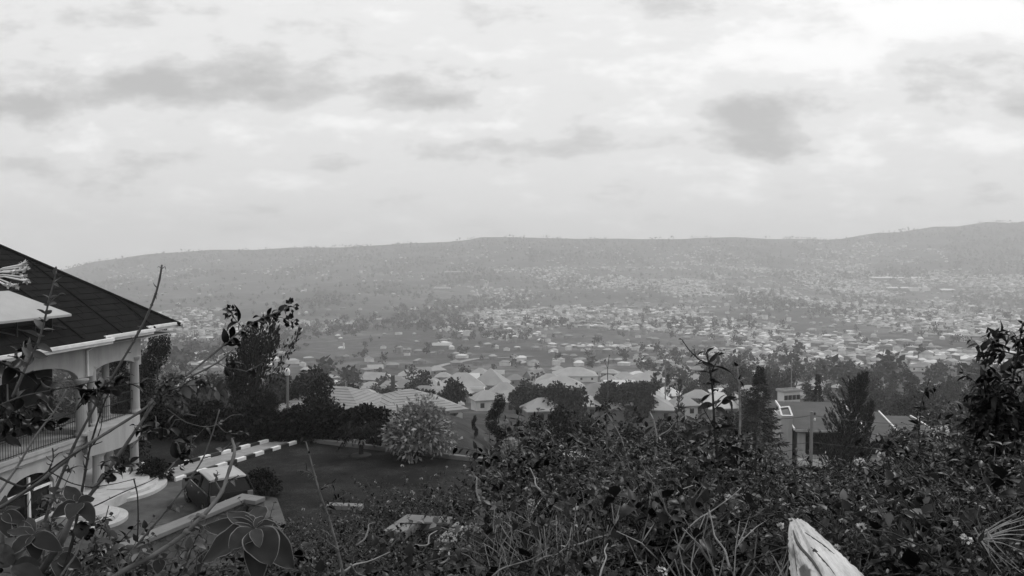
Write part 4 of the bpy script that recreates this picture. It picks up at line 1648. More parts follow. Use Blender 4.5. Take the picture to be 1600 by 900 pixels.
def track(pix, width, label, lift=0.5):
    """A bare strip that follows the land through the photo pixels given."""
    P = [land_hit(x, y, d0=110) for x, y in pix]
    Q = []
    for a, b in zip(P[:-1], P[1:]):
        for k in range(10):
            q = a.lerp(b, k / 10)
            q.z = gz(q.x, q.y) + lift
            Q.append(q)
    V, qd = [], []
    for i, p in enumerate(Q):
        a, b = Q[max(0, i - 1)], Q[min(len(Q) - 1, i + 1)]
        t = (b - a).normalized()
        s = Vector((t.y, -t.x, 0)) * width / 2
        for sgn in (-1, 1):
            V.append((p.x + s.x * sgn, p.y + s.y * sgn, gz(p.x + s.x * sgn, p.y + s.y * sgn) + lift))
        if i:
            n_ = len(V)
            qd.append((n_ - 4, n_ - 3, n_ - 1, n_ - 2))
    o = link_mesh("road", np_mesh("road", np.array(V), np.array(qd)), "dirt")
    tag(o, label, None, kind="structure")


track([(640, 588), (680, 575), (720, 566), (770, 560), (840, 557)], 6, "bare earth road across the valley floor")
track([(762, 440), (757, 452), (762, 463), (776, 472), (790, 480)], 9, "winding earth track on the far slope")
track([(690, 492), (702, 500), (692, 512), (706, 522)], 6, "short earth track above the valley floor")
track([(1030, 540), (1050, 560), (1075, 580), (1085, 592)], 7, "straight earth road between the rows of far houses")

# ------------------------------------------------------------------ the scattered town
def town_density(xp, row, X, Y):
    d = np.where(row > 575, 0.35, np.where(row > 480, 0.95, np.where(row > 418, 0.95, 0.5)))
    left = smooth01(560, 760, xp)
    d = d * np.where(row > 480, 0.42 + 0.58 * left, np.where(row > 418, 0.1 + 0.55 * smooth01(640, 950, xp) + 0.35 * smooth01(950, 1100, xp), 0.07 + 0.28 * smooth01(1000, 1100, xp)))
    d = np.where((xp > 1480) & (row < 430), d * 0.06, d)
    d = np.where(row < np.interp(xp, SKX, SKY) + 14, d * 0.12, d)
    d = np.where((xp < 560) & (row > 435) & (row < 482), d * 0.18, d)
    d = np.where((xp > 1290) & (row > 575), d * 0.15, d)
    patch = fbm(X / 130 + 5, Y / 210 + 2, 3)
    return d * (0.04 + 0.96 * smooth01(-0.12, 0.2, patch)) * 1.25


def pix_of(X, Y, Z):
    c, s = math.cos(PITCH), math.sin(PITCH)
    dep = Y * c - Z * s
    up = Y * s + Z * c
    return 800 + F * X / dep, 450 - F * up / dep


rt = np.random.default_rng(77)
# how built-up the land is, kept on the terrain for its bare earth
tme = bpy.data.objects["terrain"].data
co = np.zeros(len(tme.vertices) * 3, np.float32)
tme.vertices.foreach_get("co", co)
co = co.reshape(-1, 3)
yb = np.maximum(co[:, 1], 1.0)
px_, pr_ = pix_of(co[:, 0], yb, co[:, 2])
bl = np.where((co[:, 1] > 240) & (co[:, 1] < 2850), np.clip(town_density(px_, pr_, co[:, 0], yb), 0, 1) * 0.9, 0)
at2 = tme.attributes.new("built", 'FLOAT', 'POINT')
at2.data.foreach_set("value", bl.astype(np.float32))
N = 170000
Yc = np.sqrt(rt.uniform(250 ** 2, 2840 ** 2, N))
Xc = Yc * rt.uniform(-0.70, 0.70, N)
Zc = ground(Xc, Yc)
xp_, row_ = pix_of(Xc, Yc, Zc)
dn = town_density(xp_, row_, Xc, Yc)
keep = rt.random(N) < dn * 0.55
keep &= ~((np.abs(xp_ - 900) < 260) & (row_ > 572))
Xh, Yh, Zh = Xc[keep], Yc[keep], Zc[keep]
order = np.argsort(Yh)
Xh, Yh, Zh = Xh[order], Yh[order], Zh[order]
NH = len(Xh)
# four kinds of small house, each one mesh (walls and roof)
KIND_MESH = []
for kind, rf_, wl_, L_, W_, hw_, hr_, lab in (
        ("hip", "roof_light", "wall_cream", 11, 8, 2.9, 2.0, "small pale hip-roofed house of the valley town"),
        ("gable", "roof_bright", "wall_white", 10, 6.5, 2.8, 1.6, "small bright gabled house of the valley town"),
        ("shed", "roof_mid", "wall_mud", 9, 6, 2.6, 0.9, "small dull sheet-roofed house of the valley town"),
        ("hip", "roof_mid", "wall_white", 13, 9, 3.0, 2.2, "wider grey-roofed house of the valley town"),
        ("gable", "roof_dark", "wall_cream", 10, 7, 2.8, 1.7, "small dark-roofed house of the valley town")):
    mb = MB()
    mb.bx(-L_ / 2, L_ / 2, -W_ / 2, W_ / 2, -2.5, hw_, 1)
    for k in range(3):
        mb.bx(-L_ / 2 + L_ * (k + .5) / 3 - .5, -L_ / 2 + L_ * (k + .5) / 3 + .5, -W_ / 2 - .05, -W_ / 2 + .05, 1.0, 2.1, 2)
    if kind == "hip":
        hip_mb(L_, W_, hr_, 0.5, hw_ + 0.01, mb=mb)
    elif kind == "gable":
        a, b = L_ / 2 + .3, W_ / 2 + .45
        for s in (-1, 1):
            mb.prism([(-a, s * b, hw_ - .2), (a, s * b, hw_ - .2), (a, 0, hw_ + hr_), (-a, 0, hw_ + hr_)], (0, 0, 0.1))
        for s in (-1, 1):
            mb.poly([(s * L_ / 2, -W_ / 2, hw_), (s * L_ / 2, W_ / 2, hw_), (s * L_ / 2, 0, hw_ + hr_ - .1)], 1)
    else:
        a, b = L_ / 2 + .3, W_ / 2 + .45
        mb.prism([(-a, -b, hw_ + 0.02), (a, -b, hw_ + 0.02), (a, b, hw_ + hr_), (-a, b, hw_ + hr_)], (0, 0, 0.12))
    me = mb.mesh("house")
    for mt in (rf_, wl_, "window_dark"):
        me.materials.append(M[mt])
    KIND_MESH.append((me, lab))
NI = min(NH, 255)
for k in range(NI):
    me, lab = KIND_MESH[int(rt.choice(5, p=[.34, .18, .2, .18, .10]))]
    o = bpy.data.objects.new("small_house", me)
    col.objects.link(o)
    o.location = (Xh[k], Yh[k], Zh[k])
    o.rotation_euler = (0, 0, rt.uniform(-1.1, 1.1) + (math.pi / 2 if rt.random() < 0.3 else 0))
    s = rt.uniform(0.38, 0.66) * (1.5 if rt.random() < 0.06 else 1)
    o.scale = (s, s, s * rt.uniform(0.85, 1.05))
    tag(o, lab, "house", lab.replace("house of", "houses of"))
# everything farther: one mass of tiny houses
rest = np.arange(NI, NH)
n = len(rest)
L_ = rt.uniform(3.6, 8, n) * np.where(rt.random(n) < 0.05, 1.8, 1)
W_ = L_ * rt.uniform(0.6, 0.9, n)
H_ = rt.uniform(2.0, 2.9, n) * np.where(rt.random(n) < 0.06, 2.2, 1)
hr = rt.uniform(0.5, 1.5, n)
an = rt.normal(size=n) * 0.9
ca, sa = np.cos(an), np.sin(an)
bx_, by_, bz_ = Xh[rest], Yh[rest], Zh[rest]


def corner(dx, dy, z):
    x = dx * L_ / 2
    y = dy * W_ / 2
    return np.stack([bx_ + x * ca - y * sa, by_ + x * sa + y * ca, bz_ + z], 1)


V = np.stack([corner(-1, -1, -3), corner(1, -1, -3), corner(1, 1, -3), corner(-1, 1, -3), corner(-1, -1, H_), corner(1, -1, H_), corner(1, 1, H_), corner(-1, 1, H_),
              corner(-1.08, -1.1, H_ - .1), corner(1.08, -1.1, H_ - .1), corner(1.08, 1.1, H_ - .1), corner(-1.08, 1.1, H_ - .1), corner(-.45, 0, H_ + hr), corner(.45, 0, H_ + hr)], 1)
i0 = (np.arange(n) * 14)[:, None]
wq = np.concatenate([i0 + np.array(q) for q in ((0, 1, 5, 4), (1, 2, 6, 5), (2, 3, 7, 6), (3, 0, 4, 7))])
rq = np.concatenate([i0 + np.array(q) for q in ((8, 9, 13, 12), (10, 11, 12, 13))])
rtz = np.concatenate([i0 + np.array(q) for q in ((9, 10, 13), (11, 8, 12))])
wm = rt.choice([3, 4, 5], n, p=[.3, .36, .34])
rm = rt.choice([0, 1, 2, 6], n, p=[.34, .30, .2, .16])
me = np_mesh("distant_houses", V.reshape(-1, 3), np.concatenate([wq, rq]), rtz, np.concatenate([np.tile(wm, 4), np.tile(rm, 2)]), np.tile(rm, 2))
o = link_mesh("distant_houses", me, ["roof_light", "roof_mid", "roof_dark", "wall_white", "wall_cream", "wall_mud", "roof_bright"])
tag(o, "thousands of tiny pale houses scattered over the far slope", None, kind="stuff")

# landmarks on the far slope
def landmark(x, y, name, label, cat, build):
    p = land_hit(x, y, d0=300)
    e = empty(name, (p.x, p.y, p.z))
    tag(e, label, cat)
    build(e, p.y / F)


def mosque(e, m_):
    mb = MB()
    mb.bx(-16 * m_, 14 * m_, 0, 14, -4, 5 * m_)
    mb.build("hall", "wall_white", e)
    mb = MB()
    mb.lathe([(1.6, 0), (1.5, 9 * m_), (2.1, 9.3 * m_), (1.4, 10 * m_), (0.2, 14 * m_)], (1 * m_, -3, 0), 10)
    mb.build("tower", "wall_white", e)
    mb = MB()
    mb.lathe([(5, 0), (4.6, 2), (3, 4), (0.3, 5)], (8 * m_, 7, 5 * m_), 12)
    mb.build("dome", "wall_white", e)


def long_shed(w, h, mt):
    def f(e, m_):
        mb = MB()
        mb.bx(-w / 2 * m_, w / 2 * m_, 0, 10, -4, h * m_ * 0.6)
        mb.build("wall", "wall_cream", e)
        mb = MB()
        mb.prism([(-w / 2 * m_ - 1, -1, h * m_ * 0.6), (w / 2 * m_ + 1, -1, h * m_ * 0.6), (w / 2 * m_ + 1, 11, h * m_), (-w / 2 * m_ - 1, 11, h * m_)], (0, 0, 0.4))
        mb.build("roof", mt, e)
    return f


landmark(1440, 455, "mosque", "white hall with a slender tower high on the far slope", "building", mosque)
landmark(1402, 437, "long_building", "very long thin pale-roofed building above the white hall with the tower", "building", long_shed(78, 4, "roof_bright"))
landmark(1405, 453, "long_building", "low bright roof right beside the white hall with the tower", "building", long_shed(34, 4, "roof_bright"))
landmark(1482, 457, "long_building", "short bright building a little way past the white hall with the tower", "building", long_shed(20, 5, "roof_bright"))
landmark(1500, 466, "long_building", "pale roof just below and past the short bright building", "building", long_shed(18, 3, "roof_light"))
landmark(715, 428, "long_building", "pale school-like building on the bare middle of the far slope", "building", long_shed(40, 4, "roof_light"))
landmark(690, 454, "long_building", "dull long building below the pale school-like one", "building", long_shed(24, 5, "roof_light"))
landmark(690, 544, "long_building", "broad pale warehouse roof in the dark fields of the valley floor", "building", long_shed(28, 6, "roof_light"))


def white_tower(e, m_):
    mb = MB()
    mb.bx(-8 * m_, 0, 0, 8, -3, 3 * m_)
    mb.build("hall", "wall_white", e)
    mb = MB()
    mb.bx(0.01, 1.6 * m_, -0.5, 2, -3, 10 * m_)
    mb.build("tower", "wall_white", e)


landmark(536, 546, "chapel", "small white building with a thin tower in the valley fields", "building", white_tower)

# ------------------------------------------------------------------ trees of the valley
# individuals nearest first, then one mass of woodland
Ni = 6000
Yt = np.concatenate([np.sqrt(rt.uniform(95 ** 2, 330 ** 2, 900)), np.sqrt(rt.uniform(330 ** 2, 2800 ** 2, 32000)), rt.uniform(2790, 2856, 2000)])
Xt = Yt * rt.uniform(-0.7, 0.7, len(Yt))
Zt = ground(Xt, Yt)
xq, rq_ = pix_of(Xt, Yt, Zt)
wood = fbm(Xt / 120 + 31, Yt / 200 + 7, 3)
pt = np.where(Yt < 330, 0.16 + 0.5 * smooth01(1280, 1330, xq) + 0.25 * (xq < 560), 0.07 + 0.85 * smooth01(0.02, 0.22, wood))
pt = np.where((rq_ < np.interp(xq, SKX, SKY) + 16), 0.45, pt)
pt = np.where((xq > 1480) & (rq_ < 430), 0.6, pt)
pt = np.where((xq > 640) & (xq < 1180) & (Yt < 330), pt * 0.5, pt)
pt = np.where(Yt > 2789, smooth01(-0.02, 0.3, fbm(Xt / 75 + 9, Yt / 900, 3)) * 0.9, pt)
k_ = rt.random(len(Yt)) < pt
Xt, Yt, Zt = Xt[k_], Yt[k_], Zt[k_]
od = np.argsort(Yt)
Xt, Yt, Zt = Xt[od], Yt[od], Zt[od]
NTI = min(220, len(Yt))
for k in range(NTI):
    key = ("mid_a", "mid_b", "mid_c", "small_spruce", "cypress")[int(rt.choice(5, p=[.36, .24, .26, .08, .06]))]
    lab, grp, nm = {"mid_a": ("rounded dark tree on the slope between the village and the valley", "rounded trees of the valley slope", "valley_tree"),
                "mid_b": ("taller dark tree on the slope between the village and the valley", "taller trees of the valley slope", "valley_tree"),
                "mid_c": ("low spreading tree on the slope between the village and the valley", "low spreading trees of the valley slope", "valley_tree"),
                "small_spruce": ("small pointed conifer on the slope between the village and the valley", "conifers of the valley slope", "conifer_tree"),
                "cypress": ("thin dark cypress on the slope between the village and the valley", "cypresses of the valley slope", "cypress_tree")}[key]
    plant(key, nm, (Xt[k], Yt[k], Zt[k] - 0.2), lab, "tree", grp, rt.uniform(0, 6.28), rt.uniform(0.55, 1.15), one=True)
# a few placed ones: the rows of trees among the roofs
for j, (x0, x1, yt, Y, nn, key) in enumerate([(806, 884, 604, 170, 9, "mid_b"), (940, 1020, 598, 185, 11, "mid_b"), (1040, 1048, 588, 190, 1, "cypress"), (1019, 1027, 586, 188, 1, "cypress"),
                                           (1060, 1064, 590, 170, 1, "cypress"), (888, 905, 612, 150, 2, "mid_a"), (1098, 1180, 575, 260, 5, "mid_a"), (1180, 1240, 580, 250, 4, "mid_c"), (655, 668, 583, 230, 2, "mid_c"), (700, 712, 598, 150, 2, "mid_a")]):
    for i in range(nn):
        x = x0 + (x1 - x0) * (i + 0.5) / nn
        p = at(x, yt + rt.uniform(-3, 4), Y + rt.uniform(-6, 6))
        zb = gz(p.x, p.y)
        s = max(0.3, (p.z - zb) / {"mid_a": 6, "mid_b": 8, "mid_c": 5, "cypress": 8}[key])
        plant(key, "village_tree" if key != "cypress" else "cypress_tree", (p.x, p.y, zb), ("tree in the dark row standing among the pale village roofs" if key != "cypress" else "thin dark cypress among the pale village roofs") if nn > 2 or key == "cypress" else "small dark tree between two village roofs",
              "tree", ("row trees among the village roofs" if nn > 2 else "small trees between village roofs") if key != "cypress" else "cypresses among the village roofs", rt.uniform(0, 6.28), (min(s, 1.0), min(s, 1.0), s), one=True)
r2 = np.arange(NTI, len(Yt))
n = len(r2)
h = rt.uniform(4, 11, n) * np.where(rt.random(n) < 0.15, 1.5, 1)
h = np.where(Yt[r2] > 2780, h * 0.75, h)
rad = h * rt.uniform(0.28, 0.5, n)
per = 60
idx = np.repeat(np.arange(n), per)
d = rdir(rt, n * per)
rr = rt.random(n * per) ** 0.5
lob = rt.normal(size=(n, 3, 3)) * 0.3
pick = rt.integers(0, 3, n * per)
c = lob[idx, pick] * 0.8 + d * rr[:, None] * 0.62
P = np.stack([Xt[r2][idx] + c[:, 0] * rad[idx], Yt[r2][idx] + c[:, 1] * rad[idx], Zt[r2][idx] + h[idx] * 0.55 + c[:, 2] * h[idx] * 0.42], 1)
sz = 0.34 * rad[idx] * rt.uniform(0.5, 1.3, n * per)
V, q = blades(P, rdir(rt, n * per), sz * 1.5, sz, rt)
o = link_mesh("woodland", np_mesh("woodland", V, q), "far_leaf")
tag(o, "far-off trees dotted and massed over the valley and its ridge", None, kind="stuff")
print("town", NH, "trees", len(Yt))
# ------------------------------------------------------------------ leaves with a midrib fold, a curl and a pointed tip
leafmat("thicket_leaf", 0.004, 0.036, rough=0.34, trans=0.16, spec=0.2, obj_var=0.5, glint=3.6)
leafmat("thicket_dark", 0.002, 0.013, rough=0.34, trans=0.12, spec=0.2, obj_var=0.4, glint=2.0)
leafmat("thicket_fine", 0.008, 0.07, rough=0.5, trans=0.2, spec=0.15, obj_var=0.45, glint=2.5)
leafmat("sapling_leaf", 0.008, 0.03, rough=0.4, trans=0.2, spec=0.3)
leafmat("dry_blade", 0.10, 0.34, rough=0.75, trans=0.2, spec=0.1, obj_var=0.2)
leafmat("blossom", 0.3, 0.65, rough=0.7, trans=0.25, spec=0.1)
leafmat("big_leaf", 0.016, 0.036, rough=0.6, trans=0.15, spec=0.15)
leafmat("leaf_rim", 0.14, 0.24, rough=0.7, trans=0.2, spec=0.2)
leafmat("grey_leaf", 0.05, 0.16, rough=0.6, trans=0.2, spec=0.3)
surf("twig", 0.06, 0.16, 18, rough=0.85, bump=0.3, bscale=60)
surf("dark_twig", 0.015, 0.05, 18, rough=0.85, bump=0.3, bscale=60)
surf("pale_twig", 0.13, 0.3, 18, rough=0.85)


def leaves(P, D, U, L_, W_, curl=0.25, fold=0.18):
    """Vertices, quads and triangles of six-faced leaves rooted at P, pointing along D, face turned to U."""
    n = len(P)
    L_ = np.broadcast_to(np.asarray(L_, float), n)[:, None]
    W_ = np.broadcast_to(np.asarray(W_, float), n)[:, None]
    curl = np.broadcast_to(np.asarray(curl, float), n)[:, None]
    D = unit(D)
    S = unit(np.cross(D, U))
    Nn = np.cross(S, D)

    def pt(t, w):
        return P + D * L_ * t + S * W_ * w + Nn * (abs(w) * W_ * fold * 2 - curl * L_ * t * t)
    V = np.stack([pt(0, 0), pt(.3, -.5), pt(.3, 0), pt(.3, .5), pt(.66, -.36), pt(.66, 0), pt(.66, .36), pt(1, 0)], 1).reshape(-1, 3)
    i0 = (np.arange(n) * 8)[:, None]
    q = np.concatenate([i0 + np.array(a) for a in ((2, 3, 6, 5), (1, 2, 5, 4))])
    t = np.concatenate([i0 + np.array(a) for a in ((0, 3, 2), (0, 2, 1), (5, 6, 7), (4, 5, 7))])
    return V, q, t


def leaves_fine(P, D, U, L_, W_, curl=0.25, fold=0.18):
    """Smoother leaves for plants close to the camera."""
    n = len(P)
    L_ = np.broadcast_to(np.asarray(L_, float), n)[:, None]
    W_ = np.broadcast_to(np.asarray(W_, float), n)[:, None]
    curl = np.broadcast_to(np.asarray(curl, float), n)[:, None]
    D = unit(D)
    S = unit(np.cross(D, U))
    Nn = np.cross(S, D)
    T = [0, .1, .25, .42, .6, .78, .91, 1]
    Hw = [0.03, .26, .44, .5, .45, .3, .14, 0.0]
    V = []
    for t, h in zip(T, Hw):
        for c in (-1, -.5, 0, .5, 1):
            a = curl * t * 1.5
            w_ = 0.04 * math.sin(9 * t + 2 * c) * abs(c)
            V.append(P + D * L_ * (np.sin(a) / np.maximum(curl * 1.5, 1e-3)) + S * W_ * h * c + Nn * (abs(c) * h * W_ * (fold * 2 + w_) - L_ * (1 - np.cos(a)) / np.maximum(curl * 1.5, 1e-3)))
    V = np.stack(V, 1).reshape(-1, 3)
    i0 = (np.arange(n) * 40)[:, None]
    q = np.concatenate([i0 + np.array((r * 5 + c, r * 5 + c + 1, r * 5 + c + 6, r * 5 + c + 5)) for r in range(7) for c in range(4)])
    return V, q, None


FINE = [False]


class LeafSet:
    def __init__(self):
        self.V, self.q, self.t, self.n = [], [], [], 0

    def add(self, V, q, t=None):
        self.V.append(V)
        self.q.append(np.asarray(q) + self.n)
        if t is not None:
            self.t.append(np.asarray(t) + self.n)
        self.n += len(V)

    def build(self, name, mt, parent):
        me = self.mesh(name)
        return link_mesh(name, me, mt, parent)

    def mesh(self, name):
        return np_mesh(name, np.concatenate(self.V), np.concatenate(self.q), np.concatenate(self.t) if self.t else None, smooth=False)


def resample(pts, n):
    pts = np.array([tuple(p) for p in pts], float)
    seg = np.linalg.norm(np.diff(pts, axis=0), axis=1)
    s = np.concatenate([[0], np.cumsum(seg)])
    u = np.linspace(0, s[-1], n)
    # smooth (Catmull-like) by piecewise interpolation then light averaging
    P = np.stack([np.interp(u, s, pts[:, k]) for k in range(3)], 1)
    for _ in range(2):
        P[1:-1] = (P[:-2] + 2 * P[1:-1] + P[2:]) / 4
    return P, s[-1]


def leaf_row(ls, pts, r_, spacing, L_, W_, t0=0.2, t1=1.0, opposite=True, up=0.5, tilt=0.8, curl=0.3, tipscale=0.5, jitter=0.24, skip=0.1):
    """Leaves set along a stem."""
    P, ln = resample(pts, 40)
    n = max(2, int(ln * (t1 - t0) / spacing))
    T = np.linspace(t0, t1, n)
    keep_ = r_.random(n) > skip
    T = T[keep_]
    n = len(T)
    if n == 0:
        return
    x = T * 39
    i = np.clip(x.astype(int), 0, 38)
    f = (x - i)[:, None]
    C = P[i] * (1 - f) + P[i + 1] * f
    tg = unit(P[i + 1] - P[i])
    ref = unit(np.cross(tg, np.array([0.3, 0.2, 1.0]) + 0.001))
    bi = np.cross(tg, ref)
    ang = np.arange(n) * (math.pi / 2 if opposite else 2.4) + r_.random() * 6
    for k in ((0, math.pi) if opposite else (0,)):
        a = (ang + k + r_.normal(size=n) * jitter)[:, None]
        out = ref * np.cos(a) + bi * np.sin(a)
        D = out * tilt + tg * (1 - tilt * 0.6) + np.array([0, 0, up - 0.5]) + r_.normal(size=(n, 3)) * jitter * 0.5
        U = np.array([0, 0, 1.0]) + out * 0.3 + r_.normal(size=(n, 3)) * jitter
        sc = (1 - (1 - tipscale) * T ** 3) * r_.uniform(0.6, 1.2, n)
        ls.add(*(leaves_fine if FINE[0] else leaves)(C, D, U, L_ * sc, W_ * sc, curl * r_.uniform(0.2, 1.8, n)))


def arch_stem(r_, h, spread, lean=0.0, base_r=0.1):
    a = r_.random() * 6.283
    s = spread * r_.uniform(0.3, 1.0)
    hh = h * r_.uniform(0.6, 1.0)
    b = r_.random() * 6.283
    p0 = Vector((math.cos(b) * base_r, math.sin(b) * base_r, -0.05))
    d = Vector((math.cos(a), math.sin(a), 0))
    w = Vector((r_.normal() * 0.05, r_.normal() * 0.05, 0)) * h
    return [p0, p0 + d * s * 0.25 + Vector((0, 0, hh * 0.5)) + w, p0 + d * s * 0.6 + Vector((0, 0, hh * 0.85)) - w, p0 + d * s + Vector((0, 0, hh * (1.0 - 0.25 * s / max(h, 0.1))))]


BUSH = {}


def flower_head_mesh(seed, size=0.017, mt="blossom"):
    """One small rounded cluster of pale petals."""
    r_ = np.random.default_rng(seed)
    k = 18
    d = unit(r_.normal(size=(k, 3)) + np.array([0, 0, 0.6]))
    v, q = blades(d * size * 0.5, d + rdir(r_, k) * 0.8, size * 0.7, size * 0.6, r_)
    me = np_mesh("flower_head", v, q)
    me.materials.append(M[mt])
    return me


HEADS = [flower_head_mesh(k) for k in range(3)]
BUDS = [flower_head_mesh(k + 9, 0.02, "thicket_dark") for k in range(2)]


def make_bush(key, h, spread, nst, spacing, L_, W_, mt, seed, style="row", flowers=0, twigmat="dark_twig", side=3):
    r_ = np.random.default_rng(seed)
    ls, mb, tips = LeafSet(), MB(), []
    for k in range(nst):
        st = arch_stem(r_, h, spread)
        P, ln = resample(st, 12)
        mb.tube(P, list(np.linspace(0.006 * h ** 0.5 + 0.002, 0.0018, 12)), 4)
        tips.append(tuple(P[-1]))
        if style == "row":
            leaf_row(ls, st, r_, spacing, L_, W_, 0.25, 1.0)
            for j in range(side):
                t = r_.uniform(0.35, 0.92)
                c = P[int(t * 11)]
                d = rdir(r_, 1)[0]
                d[2] = abs(d[2]) * 0.6 + 0.15
                e = c + d * ln * r_.uniform(0.12, 0.28)
                q = [c, (c + e) / 2 + np.array([0, 0, 0.02]), e]
                mb.tube(q, [0.003, 0.002, 0.001], 3)
                tips.append(tuple(e))
                leaf_row(ls, q, r_, spacing * 0.85, L_ * 0.85, W_ * 0.85, 0.15, 1.0)
        elif style == "pinnate":
            for j in range(9):
                t = 0.3 + 0.7 * j / 9
                c = P[min(11, int(t * 11))]
                d = rdir(r_, 1)[0]
                d[2] = abs(d[2]) * 0.5 + 0.1
                e = c + d * L_ * 5
                q = [c, (c + e) / 2 + np.array([0, 0, 0.03]), e - np.array([0, 0, 0.03])]
                mb.tube(q, [0.0022, 0.0016, 0.001], 3)
                leaf_row(ls, q, r_, spacing, L_, W_, 0.1, 1.0, tilt=0.95, up=0.5, jitter=0.15, skip=0.03)
        elif style == "blade":
            n = 18
            f = r_.random(n)
            C = np.array([P[min(11, int(x * 11))] for x in f])
            ls.add(*leaves(C, rdir(r_, n) * 0.5 + np.array([0, 0, 0.7]), rdir(r_, n), L_ * r_.uniform(0.6, 1.2, n), W_, 0.35))
    fm = [tips[i] for i in r_.choice(len(tips), min(flowers, len(tips)), replace=False)] if flowers else []
    lm = ls.mesh("foliage")
    lm.materials.append(M[mt])
    sm = mb.mesh("stem")
    sm.materials.append(M[twigmat])
    BUSH[key] = (lm, sm, fm, h)


make_bush("lantana_s", 1.2, 0.9, 22, 0.048, 0.058, 0.038, "thicket_leaf", 101, flowers=7, side=5)
make_bush("lantana_t", 2.1, 1.1, 30, 0.052, 0.062, 0.04, "thicket_leaf", 102, flowers=9, side=7)
make_bush("broad_s", 1.1, 0.6, 13, 0.055, 0.1, 0.06, "thicket_dark", 103, side=3)
make_bush("broad_t", 2.0, 0.9, 18, 0.06, 0.105, 0.062, "thicket_dark", 104, side=4)
make_bush("fine_s", 1.2, 0.8, 18, 0.02, 0.034, 0.012, "thicket_fine", 105, style="pinnate", flowers=10)
make_bush("fine_t", 2.0, 1.1, 22, 0.024, 0.038, 0.013, "thicket_fine", 106, style="pinnate", flowers=16)
make_bush("creeper", 0.8, 1.1, 42, 0.032, 0.04, 0.032, "thicket_dark", 107, side=4)
make_bush("grass", 1.1, 0.3, 44, 0.05, 0.14, 0.005, "dry_blade", 108, style="blade", twigmat="pale_twig")
make_bush("spire", 2.3, 0.35, 5, 0.05, 0.15, 0.065, "thicket_leaf", 110, side=2)
make_bush("spire_dark", 2.2, 0.45, 4, 0.055, 0.12, 0.055, "thicket_dark", 111, side=3)
make_bush("narrow", 1.8, 0.9, 24, 0.03, 0.085, 0.02, "thicket_leaf", 109, side=5)

BUSH_LABEL = {
    "lantana_s": ("flowering_bush", "low bush with small pale flower heads in the tangled thicket", "low flowering bushes of the thicket"),
    "lantana_t": ("flowering_bush", "tall straggling bush with small pale flower heads in the tangled thicket", "tall flowering bushes of the thicket"),
    "broad_s": ("leafy_bush", "low dark bush with broad leaves in the tangled thicket", "low broad-leaved bushes of the thicket"),
    "broad_t": ("leafy_bush", "tall dark bush with broad leaves in the tangled thicket", "tall broad-leaved bushes of the thicket"),
    "fine_s": ("feathery_bush", "low bush with fine feathery leaves in the tangled thicket", "low feathery bushes of the thicket"),
    "fine_t": ("feathery_bush", "tall bush with fine feathery leaves in the tangled thicket", "tall feathery bushes of the thicket"),
    "creeper": ("creeper", "dense mound of small-leaved creeper in the tangled thicket", "creeper mounds of the thicket"),
    "grass": ("dry_grass_tuft", "tuft of bleached dry grass standing in the thicket", "dry grass tufts of the thicket"),
    "spire": ("tall_weed", "tall upright weed with long leaves standing up out of the thicket", "tall upright weeds of the thicket"),
    "spire_dark": ("tall_weed", "tall thin dark-leaved weed standing up out of the thicket", "tall dark weeds of the thicket"),
    "narrow": ("leafy_bush", "bush with narrow willow-like leaves in the tangled thicket", "narrow-leaved bushes of the thicket")}


def bush(key, loc, s, rz):
    lm, sm, fm, h = BUSH[key]
    nm, lab, grp = BUSH_LABEL[key]
    e = empty(nm, loc, rz)
    e.scale = (s, s, s)
    tag(e, lab, "bush" if "grass" not in key else "dry grass", grp)
    for k, tp in enumerate(fm):
        o = bpy.data.objects.new("flower_head", HEADS[k % 3])
        col.objects.link(o)
        o.parent = e
        o.location = tp
    for me, pn in ((lm, "foliage"), (sm, "stem")):
        o = bpy.data.objects.new(pn, me)
        col.objects.link(o)
        o.parent = e
    return e


TX = [-80, 0, 130, 150, 330, 420, 500, 560, 640, 700, 760, 840, 900, 1000, 1060, 1120, 1200, 1290, 1340, 1400, 1450, 1500, 1560, 1600, 1700]
TY = [800, 810, 850, 915, 915, 850, 805, 772, 728, 700, 655, 680, 655, 658, 648, 632, 698, 742, 745, 695, 665, 640, 620, 610, 610]
rb = np.random.default_rng(5)
count, tries = 0, 0
while count < 285 and tries < 9000:
    tries += 1
    x = rb.uniform(380, 1680) if rb.random() < 0.93 else rb.uniform(-60, 140)
    D = 2.6 * (15.0 / 2.6) ** rb.random() if x > 380 else rb.uniform(2.2, 3.6)
    tt = np.interp(x, TX, TY)
    row = tt + abs(rb.normal()) * 80 + 14 * math.sin(x * 0.045) + 10 * math.sin(x * 0.11 + 1) + 70 * max(0.0, float(fbm(np.array(x / 90.0), np.array(D / 3.0), 2)))
    # nearest plants stay low in the picture
    row = max(row, tt + max(0, (5.0 - D)) * 34)
    if row > 960:
        continue
    p = at(x, row, D)
    zb = gz(p.x, D)
    h = p.z - zb
    if h < 0.55 or h > 2.9:
        continue
    hwp = 0.42 * min(h, 1.3) / D * F
    if any(x - hwp < g1 and x + hwp > g0 and row < gr and D < 11.2 for g0, g1, gr in ((610, 664, 830), (694, 738, 840))):
        continue
    w = {"lantana_s": 3, "broad_s": 2.4, "fine_s": 2.2, "creeper": 2.2, "grass": 0.25} if h < 1.4 else {"lantana_t": 3, "broad_t": 2.2, "fine_t": 2.2, "narrow": 1.4, "grass": 0.05}
    if 780 < x < 1010 and row > 735:
        w["grass"] = 1.6
    if x < 700:
        w.pop("grass")
        w["fine_s" if h < 1.4 else "fine_t"] *= 2
    ks = list(w)
    key = ks[int(rb.choice(len(ks), p=np.array([w[k] for k in ks]) / sum(w.values())))]
    s = h / (BUSH[key][3] * 0.95)
    if not 0.6 < s < 1.5:
        continue
    bush(key, (p.x, D, zb - 0.05), s, rb.uniform(0, 6.28))
    count += 1
